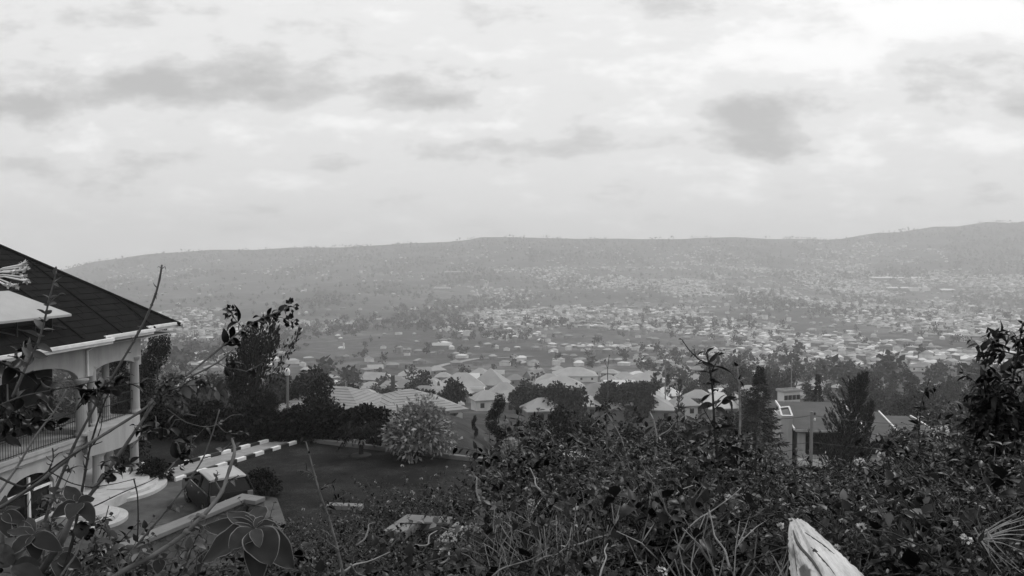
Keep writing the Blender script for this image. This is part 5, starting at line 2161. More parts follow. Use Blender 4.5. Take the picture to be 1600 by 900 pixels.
for k in range(80):
    x = rb.uniform(600, 1600)
    D = rb.uniform(4.0, 10.5)
    if 590 < x < 755:
        x += 170
    row = np.interp(x, TX, TY) + rb.uniform(-75, 25) + max(0, 5.5 - D) * 20
    p = at(x, row, D)
    zb = gz(p.x, D)
    key = "spire" if k % 2 else "spire_dark"
    s = (p.z - zb) / (BUSH[key][3] * 0.97)
    if 0.55 < s < 1.6:
        bush(key, (p.x, D, zb - 0.05), s, rb.uniform(0, 6.28))
print("bushes", count, tries)

# ------------------------------------------------------------------ undergrowth: leaf litter, low leaves and dead twigs covering the near slope
n = 26000
Yu = np.sqrt(rb.uniform(1.6 ** 2, 19 ** 2, n))
Xu = Yu * rb.uniform(-0.75, 0.75, n)
Pu = np.stack([Xu, Yu, ground(Xu, Yu) + rb.random(n) ** 2 * 0.5], 1)
V, q, t = leaves(Pu, rdir(rb, n) + np.array([0, 0, 0.4]), rdir(rb, n) + np.array([0, 0, 1.0]), rb.uniform(0.05, 0.11, n), rb.uniform(0.025, 0.05, n), 0.3)
o = link_mesh("undergrowth", np_mesh("undergrowth", V, q, t), "thicket_dark")
tag(o, "dark leafy undergrowth carpeting the near slope", None, kind="stuff")


# ------------------------------------------------------------------ plants placed one by one
def stems_thing(name, label, cat, stems, leafspec=None, twigmat="twig", group=None, seed=1, thorns=0, n=6, leafmt="thicket_dark", buds=0, side=()):
    """stems: list of (pixel polyline, distance at its start, distance at its end, radius at start, radius at end);
    leafspec: list of (stem index, t0, t1, spacing, length, width, opposite, curl)."""
    r_ = np.random.default_rng(seed)
    W_ = []
    for pix, d0, d1, ra, rb_ in stems:
        m_ = len(pix)
        W_.append(([at(x, y, d0 + (d1 - d0) * i / max(1, m_ - 1)) for i, (x, y) in enumerate(pix)], ra, rb_))
    base = Vector(W_[0][0][0])
    D_near = stems[0][1] < 2.2
    for (i, t0, m_, ln_) in side:
        P, L0 = resample(W_[i][0], 40)
        for j in range(m_):
            c = P[int((t0 + (0.97 - t0) * (j + r_.random()) / m_) * 39)]
            d = rdir(r_, 1)[0] * np.array([1, 0.7, 0.8]) + np.array([0, 0, 0.25])
            q_ = c + d * ln_ * r_.uniform(0.5, 1.1)
            W_.append(([Vector(c), Vector((c + q_) / 2 + np.array([0, 0, 0.012])), Vector(q_)], 0.0028, 0.001))
            leafspec = list(leafspec) + [(len(W_) - 1, 0.15, 1.0) + tuple(leafspec[0][3:])]
    e = empty(name, base)
    tag(e, label, cat, group)
    mb = MB()
    for pts, ra, rb_ in W_:
        P, ln = resample([p - base for p in pts], max(8, 5 * len(pts)))
        k = len(P)
        rad = np.linspace(ra, rb_, k) * (0.78 if D_near else 1.0) * (1 + 0.12 * np.sin(np.arange(k) * 2.3))
        mb.tube(P, list(rad), n)
    if thorns:
        for pts, ra, rb_ in W_:
            P, ln = resample([p - base for p in pts], 60)
            mt_ = mb
            for k in range(int(thorns * ln)):
                i = int(r_.integers(3, 59))
                d = Vector(rdir(r_, 1)[0])
                d.y *= 0.3
                rr_ = ra + (rb_ - ra) * i / 59
                L2 = r_.uniform(0.006, 0.016)
                mt_.tube([P[i], Vector(P[i]) + d * (rr_ + L2 * 0.6), Vector(P[i]) + d * (rr_ + L2) + Vector((0, 0, 0.003))], [rr_ * 0.6, rr_ * 0.35, 0.0004], 4)
                if r_.random() < 0.35:
                    c = Vector(P[i])
                    mt_.lathe([(rr_ * 0.6, -rr_), (rr_ * 1.35, 0), (rr_ * 0.6, rr_)], tuple(c), 6)
    mb.build("stem", twigmat, e, smooth=True)
    if leafspec:
        FINE[0] = stems[0][1] < 4.8
        ls = LeafSet()
        for (i, t0, t1, sp, L2, W2, opp, curl) in leafspec:
            leaf_row(ls, [p - base for p in W_[i][0]], r_, sp, L2, W2, t0, t1, opposite=opp, curl=curl, jitter=0.45, up=0.4 if L2 < 0.1 else 0.2)
        FINE[0] = False
        ls.build("foliage", leafmt, e)
    for k in range(buds):
        o = bpy.data.objects.new("flower_bud", BUDS[k % 2])
        col.objects.link(o)
        o.parent = e
        o.location = Vector(W_[k][0][-1]) - base
    return e


# left: bare and half-bare branches close to the camera
stems_thing("bare_branch", "long bare thorny shoot rising past the villa's gutter to a dried tip", "branch",
            [([(40, 905), (85, 770), (118, 690), (150, 632), (182, 578), (210, 532), (230, 494), (243, 462), (250, 435), (253, 414)], 1.9, 1.8, 0.0058, 0.0028),
             ([(253, 420), (248, 416), (246, 418)], 1.8, 1.8, 0.0012, 0.0006), ([(253, 420), (258, 416), (259, 421)], 1.8, 1.8, 0.0012, 0.0006)], twigmat="twig", thorns=26, seed=3)
stems_thing("leafy_branch", "long branch slanting up before the lawn to a cluster of dark curled leaves", "branch",
            [([(-10, 800), (60, 755), (120, 705), (180, 668), (225, 640), (262, 607), (300, 580), (343, 545), (380, 513), (415, 494), (440, 486), (455, 478)], 1.7, 2.1, 0.0062, 0.0022),
             ([(380, 513), (368, 500), (360, 488)], 2.1, 2.1, 0.0022, 0.001), ([(415, 494), (440, 496), (455, 502)], 2.1, 2.1, 0.002, 0.001),
             ([(345, 543), (352, 552), (358, 562)], 2.05, 2.05, 0.0022, 0.001)],
            [(0, 0.74, 0.98, 0.010, 0.043, 0.02, True, 0.9), (1, 0.1, 1, 0.012, 0.05, 0.018, True, 0.8), (2, 0.1, 1, 0.015, 0.03, 0.014, True, 0.6), (3, 0.2, 1, 0.012, 0.05, 0.028, True, 0.7)],
            twigmat="twig", thorns=10, seed=4, buds=3)
stems_thing("leafy_branch", "second slanting branch just below the leafy-tipped one, with a few drooping leaves", "branch",
            [([(80, 860), (112, 812), (142, 772), (165, 740), (200, 690), (226, 652), (248, 620), (275, 598), (312, 582), (345, 564), (364, 546)], 1.85, 2.05, 0.0075, 0.0024),
             ([(340, 567), (355, 575), (372, 577), (385, 580)], 2.05, 2.05, 0.002, 0.001), ([(385, 580), (402, 572), (412, 566)], 2.05, 2.05, 0.0014, 0.001)],
            [(1, 0.3, 1, 0.02, 0.045, 0.024, True, 0.8), (2, 0.2, 1, 0.014, 0.04, 0.016, True, 0.9)], twigmat="twig", thorns=10, seed=5)
stems_thing("bare_branch", "thick pale knotty branch crossing before the boundary wall with opening buds", "branch",
            [([(150, 925), (190, 893), (240, 868), (285, 838), (325, 798), (347, 770), (358, 735), (368, 705), (363, 688)], 1.55, 1.75, 0.0085, 0.0042),
             ([(347, 770), (336, 752), (340, 738)], 1.72, 1.7, 0.003, 0.0015), ([(347, 765), (362, 748), (372, 744)], 1.72, 1.7, 0.003, 0.0012),
             ([(325, 798), (312, 806), (300, 812)], 1.68, 1.66, 0.0025, 0.001), ([(240, 868), (222, 862), (205, 868)], 1.6, 1.58, 0.0028, 0.001), ([(285, 838), (270, 846), (262, 850)], 1.64, 1.6, 0.003, 0.001)],
            [(3, 0.4, 1, 0.006, 0.022, 0.012, True, 0.5), (4, 0.4, 1, 0.008, 0.025, 0.014, True, 0.5), (1, 0.5, 1, 0.008, 0.016, 0.008, True, 0.5), (2, 0.5, 1, 0.008, 0.018, 0.009, True, 0.5)], twigmat="twig", thorns=8, seed=6, leafmt="grey_leaf")
stems_thing("bare_branch", "thin twiggy branch rising before the driveway from the thick knotty branch", "branch",
            [([(180, 905), (200, 868), (222, 842), (258, 800), (295, 752), (318, 716), (334, 672), (343, 640)], 1.9, 2.0, 0.004, 0.0018),
             ([(258, 800), (275, 792), (284, 790)], 1.95, 1.95, 0.0016, 0.0008), ([(318, 716), (345, 708), (362, 690)], 2.0, 2.0, 0.0016, 0.0008), ([(238, 822), (258, 818)], 1.93, 1.93, 0.0014, 0.0008)],
            [(1, 0.3, 1, 0.01, 0.025, 0.012, True, 0.6), (2, 0.6, 1, 0.014, 0.03, 0.014, True, 0.6)], twigmat="twig", thorns=14, seed=7, leafmt="grey_leaf")
stems_thing("bare_branch", "pale bleached twig standing across the villa's balcony column", "branch",
            [([(-8, 780), (28, 728), (44, 700), (62, 672), (84, 645), (94, 628), (103, 609)], 1.75, 1.7, 0.0042, 0.002), ([(84, 645), (75, 634), (73, 625)], 1.7, 1.7, 0.0014, 0.0008), ([(84, 645), (76, 648)], 1.7, 1.7, 0.0014, 0.0008)],
            twigmat="pale_twig", thorns=18, seed=8)
stems_thing("bare_branch", "dark slender twig hanging in front of the white entrance steps", "branch",
            [([(209, 748), (215, 772), (216, 805), (215, 846)], 1.8, 1.85, 0.002, 0.0022), ([(170, 790), (165, 810), (155, 835)], 1.8, 1.8, 0.0012, 0.0016)], twigmat="dark_twig", seed=9, thorns=8)
stems_thing("bare_branch", "arching twig fork spread before the arched ground-floor window", "branch",
            [([(-10, 742), (20, 756), (36, 762), (60, 748), (76, 736), (84, 716), (82, 700)], 1.6, 1.65, 0.0036, 0.0018), ([(76, 736), (110, 755), (140, 762), (180, 756), (212, 748)], 1.65, 1.75, 0.002, 0.001),
             ([(76, 736), (100, 718), (128, 702), (160, 690)], 1.65, 1.7, 0.0026, 0.0014), ([(84, 716), (92, 708), (98, 706)], 1.65, 1.65, 0.0012, 0.0007), ([(82, 722), (74, 716), (72, 712)], 1.65, 1.65, 0.0012, 0.0007),
             ([(0, 795), (38, 770), (70, 748)], 1.6, 1.65, 0.002, 0.0014), ([(40, 798), (48, 780), (54, 758)], 1.65, 1.65, 0.001, 0.0008)], twigmat="dark_twig", seed=10, thorns=14)
stems_thing("bare_branch", "dark crooked branch climbing from the bottom edge before the villa wall", "branch",
            [([(95, 905), (112, 852), (122, 800), (132, 745), (140, 700), (152, 660), (168, 615), (190, 592)], 1.75, 1.85, 0.005, 0.002), ([(140, 700), (150, 690), (158, 668), (160, 650)], 1.8, 1.8, 0.002, 0.001), ([(122, 800), (150, 790), (190, 770), (235, 752), (262, 735)], 1.8, 1.9, 0.0024, 0.001)],
            twigmat="dark_twig", seed=11, thorns=16)
stems_thing("leafy_sapling", "upright spray of pointed leaves before the dark villa roof", "sapling",
            [([(20, 620), (42, 570), (60, 535), (70, 500), (76, 470), (84, 442), (88, 424)], 1.7, 1.65, 0.0045, 0.0016), ([(70, 488), (80, 470), (95, 458)], 1.66, 1.66, 0.0012, 0.0007)],
            [(0, 0.25, 0.97, 0.016, 0.034, 0.015, True, 0.3), (1, 0.4, 1, 0.012, 0.018, 0.008, True, 0.3)], twigmat="twig", seed=12, leafmt="grey_leaf")
stems_thing("dark_leafed_branch", "spray of broad black leaves across the balcony arch", "branch",
            [([(-15, 640), (30, 620), (70, 612), (110, 604), (150, 596)], 1.6, 1.8, 0.003, 0.0014), ([(-10, 560), (20, 575), (50, 590), (90, 598)], 1.55, 1.7, 0.003, 0.0014), ([(110, 604), (150, 612), (190, 602), (220, 598)], 1.75, 1.9, 0.002, 0.001)],
            [(0, 0.1, 1, 0.028, 0.05, 0.026, True, 0.6), (1, 0.1, 1, 0.03, 0.045, 0.024, True, 0.6), (2, 0.2, 1, 0.028, 0.05, 0.024, True, 0.6)], twigmat="dark_twig", seed=13)
stems_thing("hanging_leaves", "few dark dead leaves hanging from a twig beside the entrance steps", "leaves",
            [([(95, 900), (118, 868), (130, 840), (142, 822)], 1.6, 1.65, 0.0035, 0.0018)], [(0, 0.72, 1.0, 0.006, 0.055, 0.034, True, 1.4)], twigmat="twig", seed=14)
# curly, pale seed cluster where the branches cross
e = stems_thing("curly_leaf_cluster", "bunch of pale curled leaves where two branches cross before the hedge", "leaves",
                [([(225, 650), (240, 626), (252, 606), (258, 590)], 1.8, 1.8, 0.003, 0.0015), ([(240, 626), (262, 618), (285, 622)], 1.8, 1.8, 0.002, 0.001), ([(248, 612), (270, 596), (282, 600)], 1.8, 1.78, 0.002, 0.001), ([(262, 618), (275, 635), (292, 640)], 1.8, 1.78, 0.0015, 0.0008)],
                [(0, 0.3, 1, 0.005, 0.02, 0.011, True, 1.0), (1, 0.05, 1, 0.0035, 0.02, 0.012, True, 1.2), (2, 0.05, 1, 0.0035, 0.02, 0.011, True, 1.1), (3, 0.05, 1, 0.004, 0.02, 0.012, True, 1.2)],
                side=[(1, 0.1, 9, 0.025), (2, 0.1, 9, 0.025), (3, 0.1, 7, 0.025)], twigmat="twig", seed=15, leafmt="grey_leaf")
stems_thing("weed_stalk", "thin weed with drooping heart-shaped leaves below the crossing branches", "plant",
            [([(262, 640), (290, 660), (320, 668), (340, 664), (362, 648), (378, 648)], 1.85, 1.95, 0.0016, 0.001), ([(262, 632), (285, 645), (306, 650)], 1.85, 1.85, 0.0022, 0.002), ([(340, 664), (352, 676), (366, 678), (384, 676)], 1.95, 1.95, 0.0014, 0.0008), ([(320, 668), (300, 690), (296, 720)], 1.9, 1.9, 0.0012, 0.0008)],
            [(0, 0.5, 1, 0.02, 0.03, 0.018, True, 0.7), (2, 0.4, 1, 0.015, 0.026, 0.014, True, 0.7), (3, 0.3, 1, 0.025, 0.034, 0.024, True, 0.8)], twigmat="twig", seed=16, leafmt="thicket_leaf")
stems_thing("leafy_sapling", "slender pale stem with feathery side leaves before the lawn", "sapling",
            [([(538, 905), (528, 860), (516, 815), (500, 772), (488, 728), (478, 690)], 3.0, 3.1, 0.006, 0.0025), ([(508, 795), (530, 778), (545, 770)], 3.0, 3.0, 0.002, 0.001), ([(528, 858), (510, 845), (500, 838)], 3.0, 3.0, 0.002, 0.001), ([(528, 862), (548, 845), (562, 830)], 3.0, 3.0, 0.002, 0.001), ([(494, 745), (476, 735), (465, 735)], 3.0, 3.0, 0.002, 0.001), ([(498, 765), (515, 757), (525, 756)], 3.05, 3.05, 0.002, 0.001)],
            [(0, 0.45, 1, 0.04, 0.04, 0.013, True, 0.5), (1, .1, 1, 0.012, 0.035, 0.011, True, 0.4), (4, .1, 1, 0.012, 0.035, 0.011, True, 0.4), (5, .1, 1, 0.012, 0.035, 0.011, True, 0.4)], twigmat="twig", seed=17, leafmt="thicket_dark")
stems_thing("leafy_sapling", "short leafing stalk standing in front of the car and path", "sapling",
            [([(368, 700), (364, 690), (362, 686)], 1.76, 1.76, 0.003, 0.002)], [(0, 0.1, 1, 0.008, 0.016, 0.008, True, 0.4)], twigmat="pale_twig", seed=18, leafmt="grey_leaf")


# ------------------------------------------------------------------ big soft leaves with pale rims
def big_leaf(base, tip, width, sag, up=(0, 0, 1), roll=0.0):
    """One broad oval leaf from base to tip, gently cupped, with a pale felted rim."""
    base, tip = np.array(base, float), np.array(tip, float)
    d = tip - base
    L_ = np.linalg.norm(d)
    d /= L_
    s = np.cross(d, np.array(up, float))
    s /= max(np.linalg.norm(s), 1e-6)
    nn = np.cross(s, d)
    s, nn = s * math.cos(roll) + nn * math.sin(roll), nn * math.cos(roll) - s * math.sin(roll)
    T = np.linspace(0, 1, 13)
    hw = width * 0.5 * np.sin(np.pi * np.clip(T, 0, 1) ** 0.8) ** 0.75
    cols = [-1.0, -0.93, -0.5, 0, 0.5, 0.93, 1.0]
    V = []
    for i, t in enumerate(T):
        for c in cols:
            ripple = 0.03 * width * math.sin(t * 17 + c * 3) * abs(c)
            V.append(base + d * L_ * t + s * hw[i] * c + nn * (abs(c) * hw[i] * 0.28 - sag * L_ * t * t + ripple))
    q, mi = [], []
    nc = len(cols)
    for i in range(12):
        for j in range(nc - 1):
            q.append((i * nc + j, i * nc + j + 1, (i + 1) * nc + j + 1, (i + 1) * nc + j))
            mi.append(1 if j in (0, nc - 2) else 0)
    return np.array(V), np.array(q), mi


def rosette(label, centre, D, specs, name="broad_leaved_plant", stem_to=None, seed=0, mats=("big_leaf", "leaf_rim")):
    """specs: (tip x, tip y, distance change, width in pixels, sag) - each leaf its own part."""
    c = at(*centre, D)
    e = empty(name, c)
    tag(e, label, "plant")
    k = D / F
    for (x, y, dd, wpx, sag) in specs:
        tip = at(x, y, D + dd)
        V, q, mi = big_leaf((0, 0, 0), tip - c, wpx * k, sag * 0.55, up=(0.05, -0.55, 0.85), roll=0.25 * math.sin(x))
        o = link_mesh("leaf", np_mesh("leaf", V, q, qm=mi, smooth=True), list(mats), e)
    if stem_to:
        s = at(*stem_to, D + 0.05)
        mb = MB()
        mb.tube([(0, 0, 0), tuple((s - c) * 0.5 + Vector((0.01, 0, 0))), tuple(s - c)], [0.005, 0.007, 0.008], 7)
        mb.build("stem", "twig", e, smooth=True)
    return e


rosette("large soft-leaved plant with pale leaf rims below the end of the boundary wall", (398, 826), 2.0,
        [(356, 800, 0.10, 34, 0), (404, 795, 0.14, 44, -.1), (426, 812, 0.06, 30, 0), (374, 806, .08, 26, 0), (358, 858, -.07, 40, .08), (424, 880, -.10, 56, .12), (444, 838, 0.05, 40, .05), (405, 852, -.12, 20, .1), (462, 886, .0, 50, .2), (312, 876, -.02, 62, .12), (322, 826, 0.1, 36, -.1), (340, 806, 0.14, 30, .0), (404, 912, -.08, 40, .2)], stem_to=(400, 960))
rosette("grey-green leaf rosette just under the arched window", (122, 786), 1.7,
        [(78, 806, -.02, 26, .2), (104, 762, 0.06, 24, -.1), (148, 778, 0.02, 22, .1), (146, 808, -.05, 26, .4), (124, 768, .05, 16, 0), (92, 776, .05, 18, .1), (108, 802, -.08, 26, .3)], stem_to=(60, 900))
rosette("spreading broad leaves in the bottom corner below the villa", (52, 836), 1.7,
        [(10, 826, .05, 24, .1), (16, 862, -.05, 28, .3), (92, 856, -.05, 28, .25), (44, 808, .1, 18, 0), (78, 818, .1, 20, .05), (58, 872, -.04, 26, .4), (26, 812, .1, 16, 0), (88, 836, .03, 18, .1)], stem_to=(40, 960))
rosette("dark broad leaves at the very corner under the spreading leaves", (20, 884), 1.6, [(-16, 864, .03, 28, .2), (62, 880, 0, 26, .2), (40, 856, .05, 22, .1), (-6, 846, .06, 22, .1), (70, 905, -.05, 28, .3), (8, 850, .05, 18, 0)], mats=("thicket_dark", "big_leaf"), stem_to=(20, 990))
rosette("leaf rosette beside the foot of the boundary wall", (92, 868), 1.9, [(60, 880, -.03, 22, .3), (118, 856, .04, 20, .1), (124, 884, -.03, 24, .3), (92, 842, .06, 16, 0), (72, 852, .05, 18, .1), (96, 900, -.05, 26, .4)], stem_to=(80, 960))
rosette("leaf rosette hugging the picture edge below the arched window", (4, 802), 1.8, [(-30, 812, 0, 22, .2), (32, 790, .04, 20, .1), (36, 814, -.03, 22, .3), (8, 774, .05, 16, 0), (10, 834, -.05, 22, .4)], stem_to=(-10, 900))
for k, (pix, lab) in enumerate([
        ([(-20, 668), (12, 655), (38, 640), (58, 634), (80, 640)], "leafy sprig reaching in over the balcony railing"),
        ([(190, 905), (176, 860), (168, 828), (150, 806)], "leafy sprig rising over the lowest white step"),
        ([(120, 640), (140, 618), (165, 600), (188, 588)], "small dark sprig before the upper porch columns"),
        ([(205, 700), (222, 680), (246, 668), (268, 672)], "small sprig of hanging leaves before the curved balcony"),
        ([(262, 610), (300, 600), (330, 606), (352, 622)], "thin drooping sprig before the black hedge near the villa"),
        ([(262, 735), (280, 716), (296, 700), (300, 694)], "dark sprig standing before the painted kerb"),
        ([(-12, 700), (18, 676), (40, 664), (70, 660), (96, 668)], "drooping sprig across the balcony floor edge"),
        ([(60, 905), (72, 850), (84, 800), (104, 752), (116, 726)], "upright sprig before the wall beside the arched window"),
        ([(150, 760), (172, 740), (190, 728), (214, 724)], "small sprig before the lower porch columns"),
        ([(-10, 590), (14, 576), (34, 556), (46, 538)], "grey sprig under the white gutter at the picture edge"),
        ([(280, 905), (296, 870), (306, 840), (322, 822)], "upright sprig before the stone face of the boundary wall")]):
    stems_thing("leafy_sprig", lab, "sprig", [(pix, 1.75, 1.85, 0.0022, 0.001)], [(0, 0.2, 1, 0.014, 0.034, 0.017, True, 0.7)], twigmat="twig" if k % 2 else "dark_twig", seed=130 + k, leafmt=["thicket_dark", "grey_leaf", "thicket_leaf"][k % 3], side=[(0, 0.25, 5, 0.04)])
rosette("small pair of veined leaves hanging from the thick knotty branch", (250, 872), 1.62, [(246, 896, -.02, 20, .2), (236, 872, 0, 12, .2), (258, 880, 0, 12, .2), (262, 866, .01, 12, 0)], stem_to=(244, 866))

# white tube-flowers entering at the edge
c = at(-28, 436, 1.5)
e = empty("white_flowers", c)
tag(e, "spray of white tubular flowers at the picture edge before the dark roof", "flowers")
for (x, y) in ((38, 412), (40, 421), (36, 432), (42, 438), (22, 424), (12, 446), (26, 446), (34, 416)):
    t = at(x, y, 1.5 + 0.03 * math.sin(x * y)) - c
    f = MB()
    f.tube([(0, 0, 0), tuple(t * 0.5 + Vector((0, 0, 0.006))), tuple(t * 0.9), tuple(t)], [0.0012, 0.0014, 0.002, 0.0035], 6)
    fo = f.build("flower", "white_paint", e, smooth=True)
    r_ = np.random.default_rng(int(x * 7 + y))
    V, q = blades(np.repeat(np.array([tuple(t)]), 7, 0), unit(np.array(tuple(t)))[None] * 0.5 + rdir(r_, 7), 0.009, 0.006, r_)
    link_mesh("petals", np_mesh("petals", V, q), "blossom", fo)
    st = MB()
    st.tube([tuple(t), tuple(t * 1.12 + Vector((0, 0, -0.002)))], [0.0006, 0.0003], 4)
    st.build("stamen", "twig", fo)

# ------------------------------------------------------------------ saplings standing out of the thicket
stems_thing("tall_sapling", "tallest leafy sapling standing clear of the thicket against the town", "sapling",
            [([(1140, 860), (1132, 780), (1120, 715), (1116, 660), (1113, 600), (1107, 565), (1104, 550)], 4.5, 4.5, 0.012, 0.005), ([(1107, 568), (1092, 562), (1076, 546), (1065, 530)], 4.5, 4.5, 0.005, 0.002), ([(1090, 560), (1084, 548), (1086, 545)], 4.5, 4.5, 0.002, 0.001), ([(1112, 580), (1120, 565), (1122, 556)], 4.5, 4.45, 0.004, 0.002),
             ([(1116, 640), (1135, 622), (1145, 615)], 4.5, 4.45, 0.004, 0.002), ([(1117, 670), (1100, 640), (1096, 628)], 4.5, 4.5, 0.004, 0.002), ([(1120, 715), (1150, 690), (1165, 690)], 4.5, 4.4, 0.005, 0.002), ([(1122, 730), (1095, 705), (1080, 700)], 4.5, 4.5, 0.005, 0.002), ([(1130, 770), (1160, 745), (1180, 740)], 4.5, 4.5, 0.005, 0.002)],
            [(0, 0.3, 0.86, 0.06, 0.12, 0.05, True, 0.45), (0, 0.84, 1.0, 0.026, 0.14, 0.042, True, 0.55), (1, 0.2, 1, 0.04, 0.035, 0.014, True, 0.4), (3, 0.3, 1, 0.026, 0.13, 0.038, True, 0.5), (4, 0.1, 1, 0.03, 0.11, 0.042, True, 0.45), (5, 0.2, 1, 0.04, 0.12, 0.046, True, 0.45), (6, 0.2, 1, 0.04, 0.11, 0.046, True, 0.45), (7, 0.2, 1, 0.04, 0.11, 0.046, True, 0.45), (8, 0.2, 1, 0.04, 0.11, 0.046, True, 0.45)],
            twigmat="dark_twig", seed=21, leafmt="sapling_leaf")
stems_thing("thin_sapling", "thin pale-stemmed sapling with tiers of leaves beside the tallest one", "sapling",
            [([(1152, 800), (1154, 720), (1157, 650), (1155, 600), (1152, 572)], 6.0, 6.0, 0.011, 0.006), ([(1155, 595), (1166, 590)], 6, 6, 0.003, 0.001), ([(1153, 577), (1144, 571), (1140, 572)], 6, 6, 0.003, 0.001), ([(1153, 574), (1162, 568)], 6, 6, 0.003, 0.001), ([(1156, 618), (1166, 616)], 6, 6, 0.003, 0.001)],
            [(0, 0.82, 1.0, 0.045, 0.065, 0.028, True, 0.4), (1, 0, 1, 0.02, 0.06, 0.024, True, 0.3), (2, 0, 1, 0.02, 0.06, 0.024, True, 0.3), (3, 0, 1, 0.02, 0.06, 0.024, True, 0.3), (4, 0, 1, 0.02, 0.06, 0.024, True, 0.3), (0, 0.25, 0.6, 0.1, 0.07, 0.03, True, 0.5)], twigmat="pale_twig", seed=22)
stems_thing("small_sapling", "small sapling with dark leaf clusters over the far end of the modern house", "sapling",
            [([(1440, 760), (1438, 700), (1436, 660), (1440, 625), (1450, 600), (1453, 592)], 6, 6, 0.009, 0.003), ([(1438, 640), (1428, 626), (1430, 622)], 6, 6, 0.003, 0.001), ([(1446, 612), (1460, 606), (1466, 604)], 6, 6, 0.003, 0.001), ([(1438, 665), (1418, 650), (1404, 640)], 6, 6, 0.003, 0.001)],
            [(0, 0.5, 1.0, 0.05, 0.07, 0.038, True, 0.7), (1, 0, 1, 0.03, 0.06, 0.034, True, 0.6), (2, 0, 1, 0.025, 0.06, 0.034, True, 0.6), (3, 0.3, 1, 0.06, 0.06, 0.03, True, 0.6)], twigmat="dark_twig", seed=23)
stems_thing("thin_sapling", "wiry stalk with a few dark leaf clumps before the middle of the village", "sapling",
            [([(955, 780), (948, 700), (948, 655), (950, 610), (949, 575), (952, 556)], 6, 6, 0.007, 0.0025), ([(950, 640), (930, 632), (920, 628)], 6, 6, 0.003, 0.001), ([(949, 575), (944, 563), (940, 561)], 6, 6, 0.002, 0.001), ([(950, 650), (966, 636), (972, 632)], 6, 6, 0.003, 0.001)],
            [(0, 0.45, 0.68, 0.022, 0.055, 0.03, True, 0.6), (1, 0, 1, 0.018, 0.05, 0.028, True, 0.6), (3, 0.1, 1, 0.02, 0.05, 0.028, True, 0.6), (0, 0.7, 1, 0.2, 0.03, 0.012, True, 0.4), (2, 0.6, 1, 0.03, 0.025, 0.012, True, 0.4)], twigmat="twig", seed=24)
stems_thing("thin_sapling", "pale forked stalk with square-cut leaves over the centre of the thicket", "sapling",
            [([(1000, 800), (985, 740), (972, 685), (960, 665), (948, 645)], 5.5, 5.5, 0.007, 0.003), ([(955, 640), (935, 655), (922, 668)], 5.5, 5.5, 0.004, 0.002), ([(975, 700), (995, 700), (1010, 690), (1020, 680)], 5.5, 5.4, 0.004, 0.0015), ([(985, 740), (960, 704), (950, 700)], 5.5, 5.5, 0.003, 0.001)],
            [(1, 0.6, 1, 0.03, 0.05, 0.034, True, 0.5), (2, 0.6, 1, 0.02, 0.06, 0.02, True, 0.5), (0, 0.75, 1, 0.06, 0.05, 0.03, True, 0.5)], twigmat="pale_twig", seed=25, leafmt="thicket_leaf")
stems_thing("thin_sapling", "leaning pale-barked stalk with narrow leaf tufts to one side of the tallest sapling", "sapling",
            [([(1000, 900), (1010, 800), (1018, 740), (1028, 690), (1022, 655), (1016, 645)], 5.0, 5.2, 0.009, 0.004), ([(1028, 682), (1045, 672), (1062, 650), (1066, 645)], 5.2, 5.2, 0.004, 0.002), ([(1018, 740), (1000, 705), (992, 695)], 5.1, 5.1, 0.004, 0.002)],
            [(1, 0.5, 1, 0.03, 0.06, 0.02, True, 0.5), (2, 0.3, 1, 0.025, 0.07, 0.02, True, 0.5), (0, 0.6, 1, 0.05, 0.08, 0.022, True, 0.5)], twigmat="pale_twig", seed=26, leafmt="thicket_leaf")
stems_thing("tall_shrub", "tall dark shrub crowding the edge of the thicket above the modern house", "shrub",
            [([(1640, 900), (1600, 780), (1580, 700), (1575, 640), (1585, 580), (1594, 530), (1598, 505)], 5, 5, 0.018, 0.005), ([(1600, 790), (1572, 720), (1556, 660), (1546, 610), (1542, 582)], 5, 4.9, 0.013, 0.004), ([(1585, 740), (1550, 700), (1522, 672), (1506, 658)], 5, 4.9, 0.01, 0.003),
             ([(1650, 820), (1632, 680), (1622, 600), (1600, 545), (1572, 520)], 5.1, 5, 0.014, 0.004), ([(1590, 555), (1565, 548), (1545, 549), (1530, 556)], 5, 5, 0.005, 0.002), ([(1580, 660), (1555, 628), (1530, 606)], 5, 4.9, 0.007, 0.002), ([(1650, 860), (1660, 700), (1640, 590), (1615, 540)], 5.2, 5.1, 0.014, 0.004),
             ([(1590, 720), (1610, 650), (1612, 600)], 5, 4.9, 0.008, 0.003), ([(1560, 700), (1570, 650), (1560, 610)], 4.9, 4.8, 0.008, 0.003), ([(1600, 800), (1565, 760), (1530, 735)], 4.9, 4.8, 0.008, 0.003), ([(1630, 800), (1590, 760), (1570, 700)], 4.8, 4.7, 0.008, 0.003)],
            [(k, 0.22, 1.0, 0.026, 0.085, 0.04, True, 0.6) for k in range(11)] + [(k, 0.4, 1.0, 0.034, 0.075, 0.036, True, 0.6) for k in range(11)], twigmat="dark_twig", seed=27, side=[(k, 0.3, 13 if k not in (4,) else 5, 0.2) for k in range(11)])

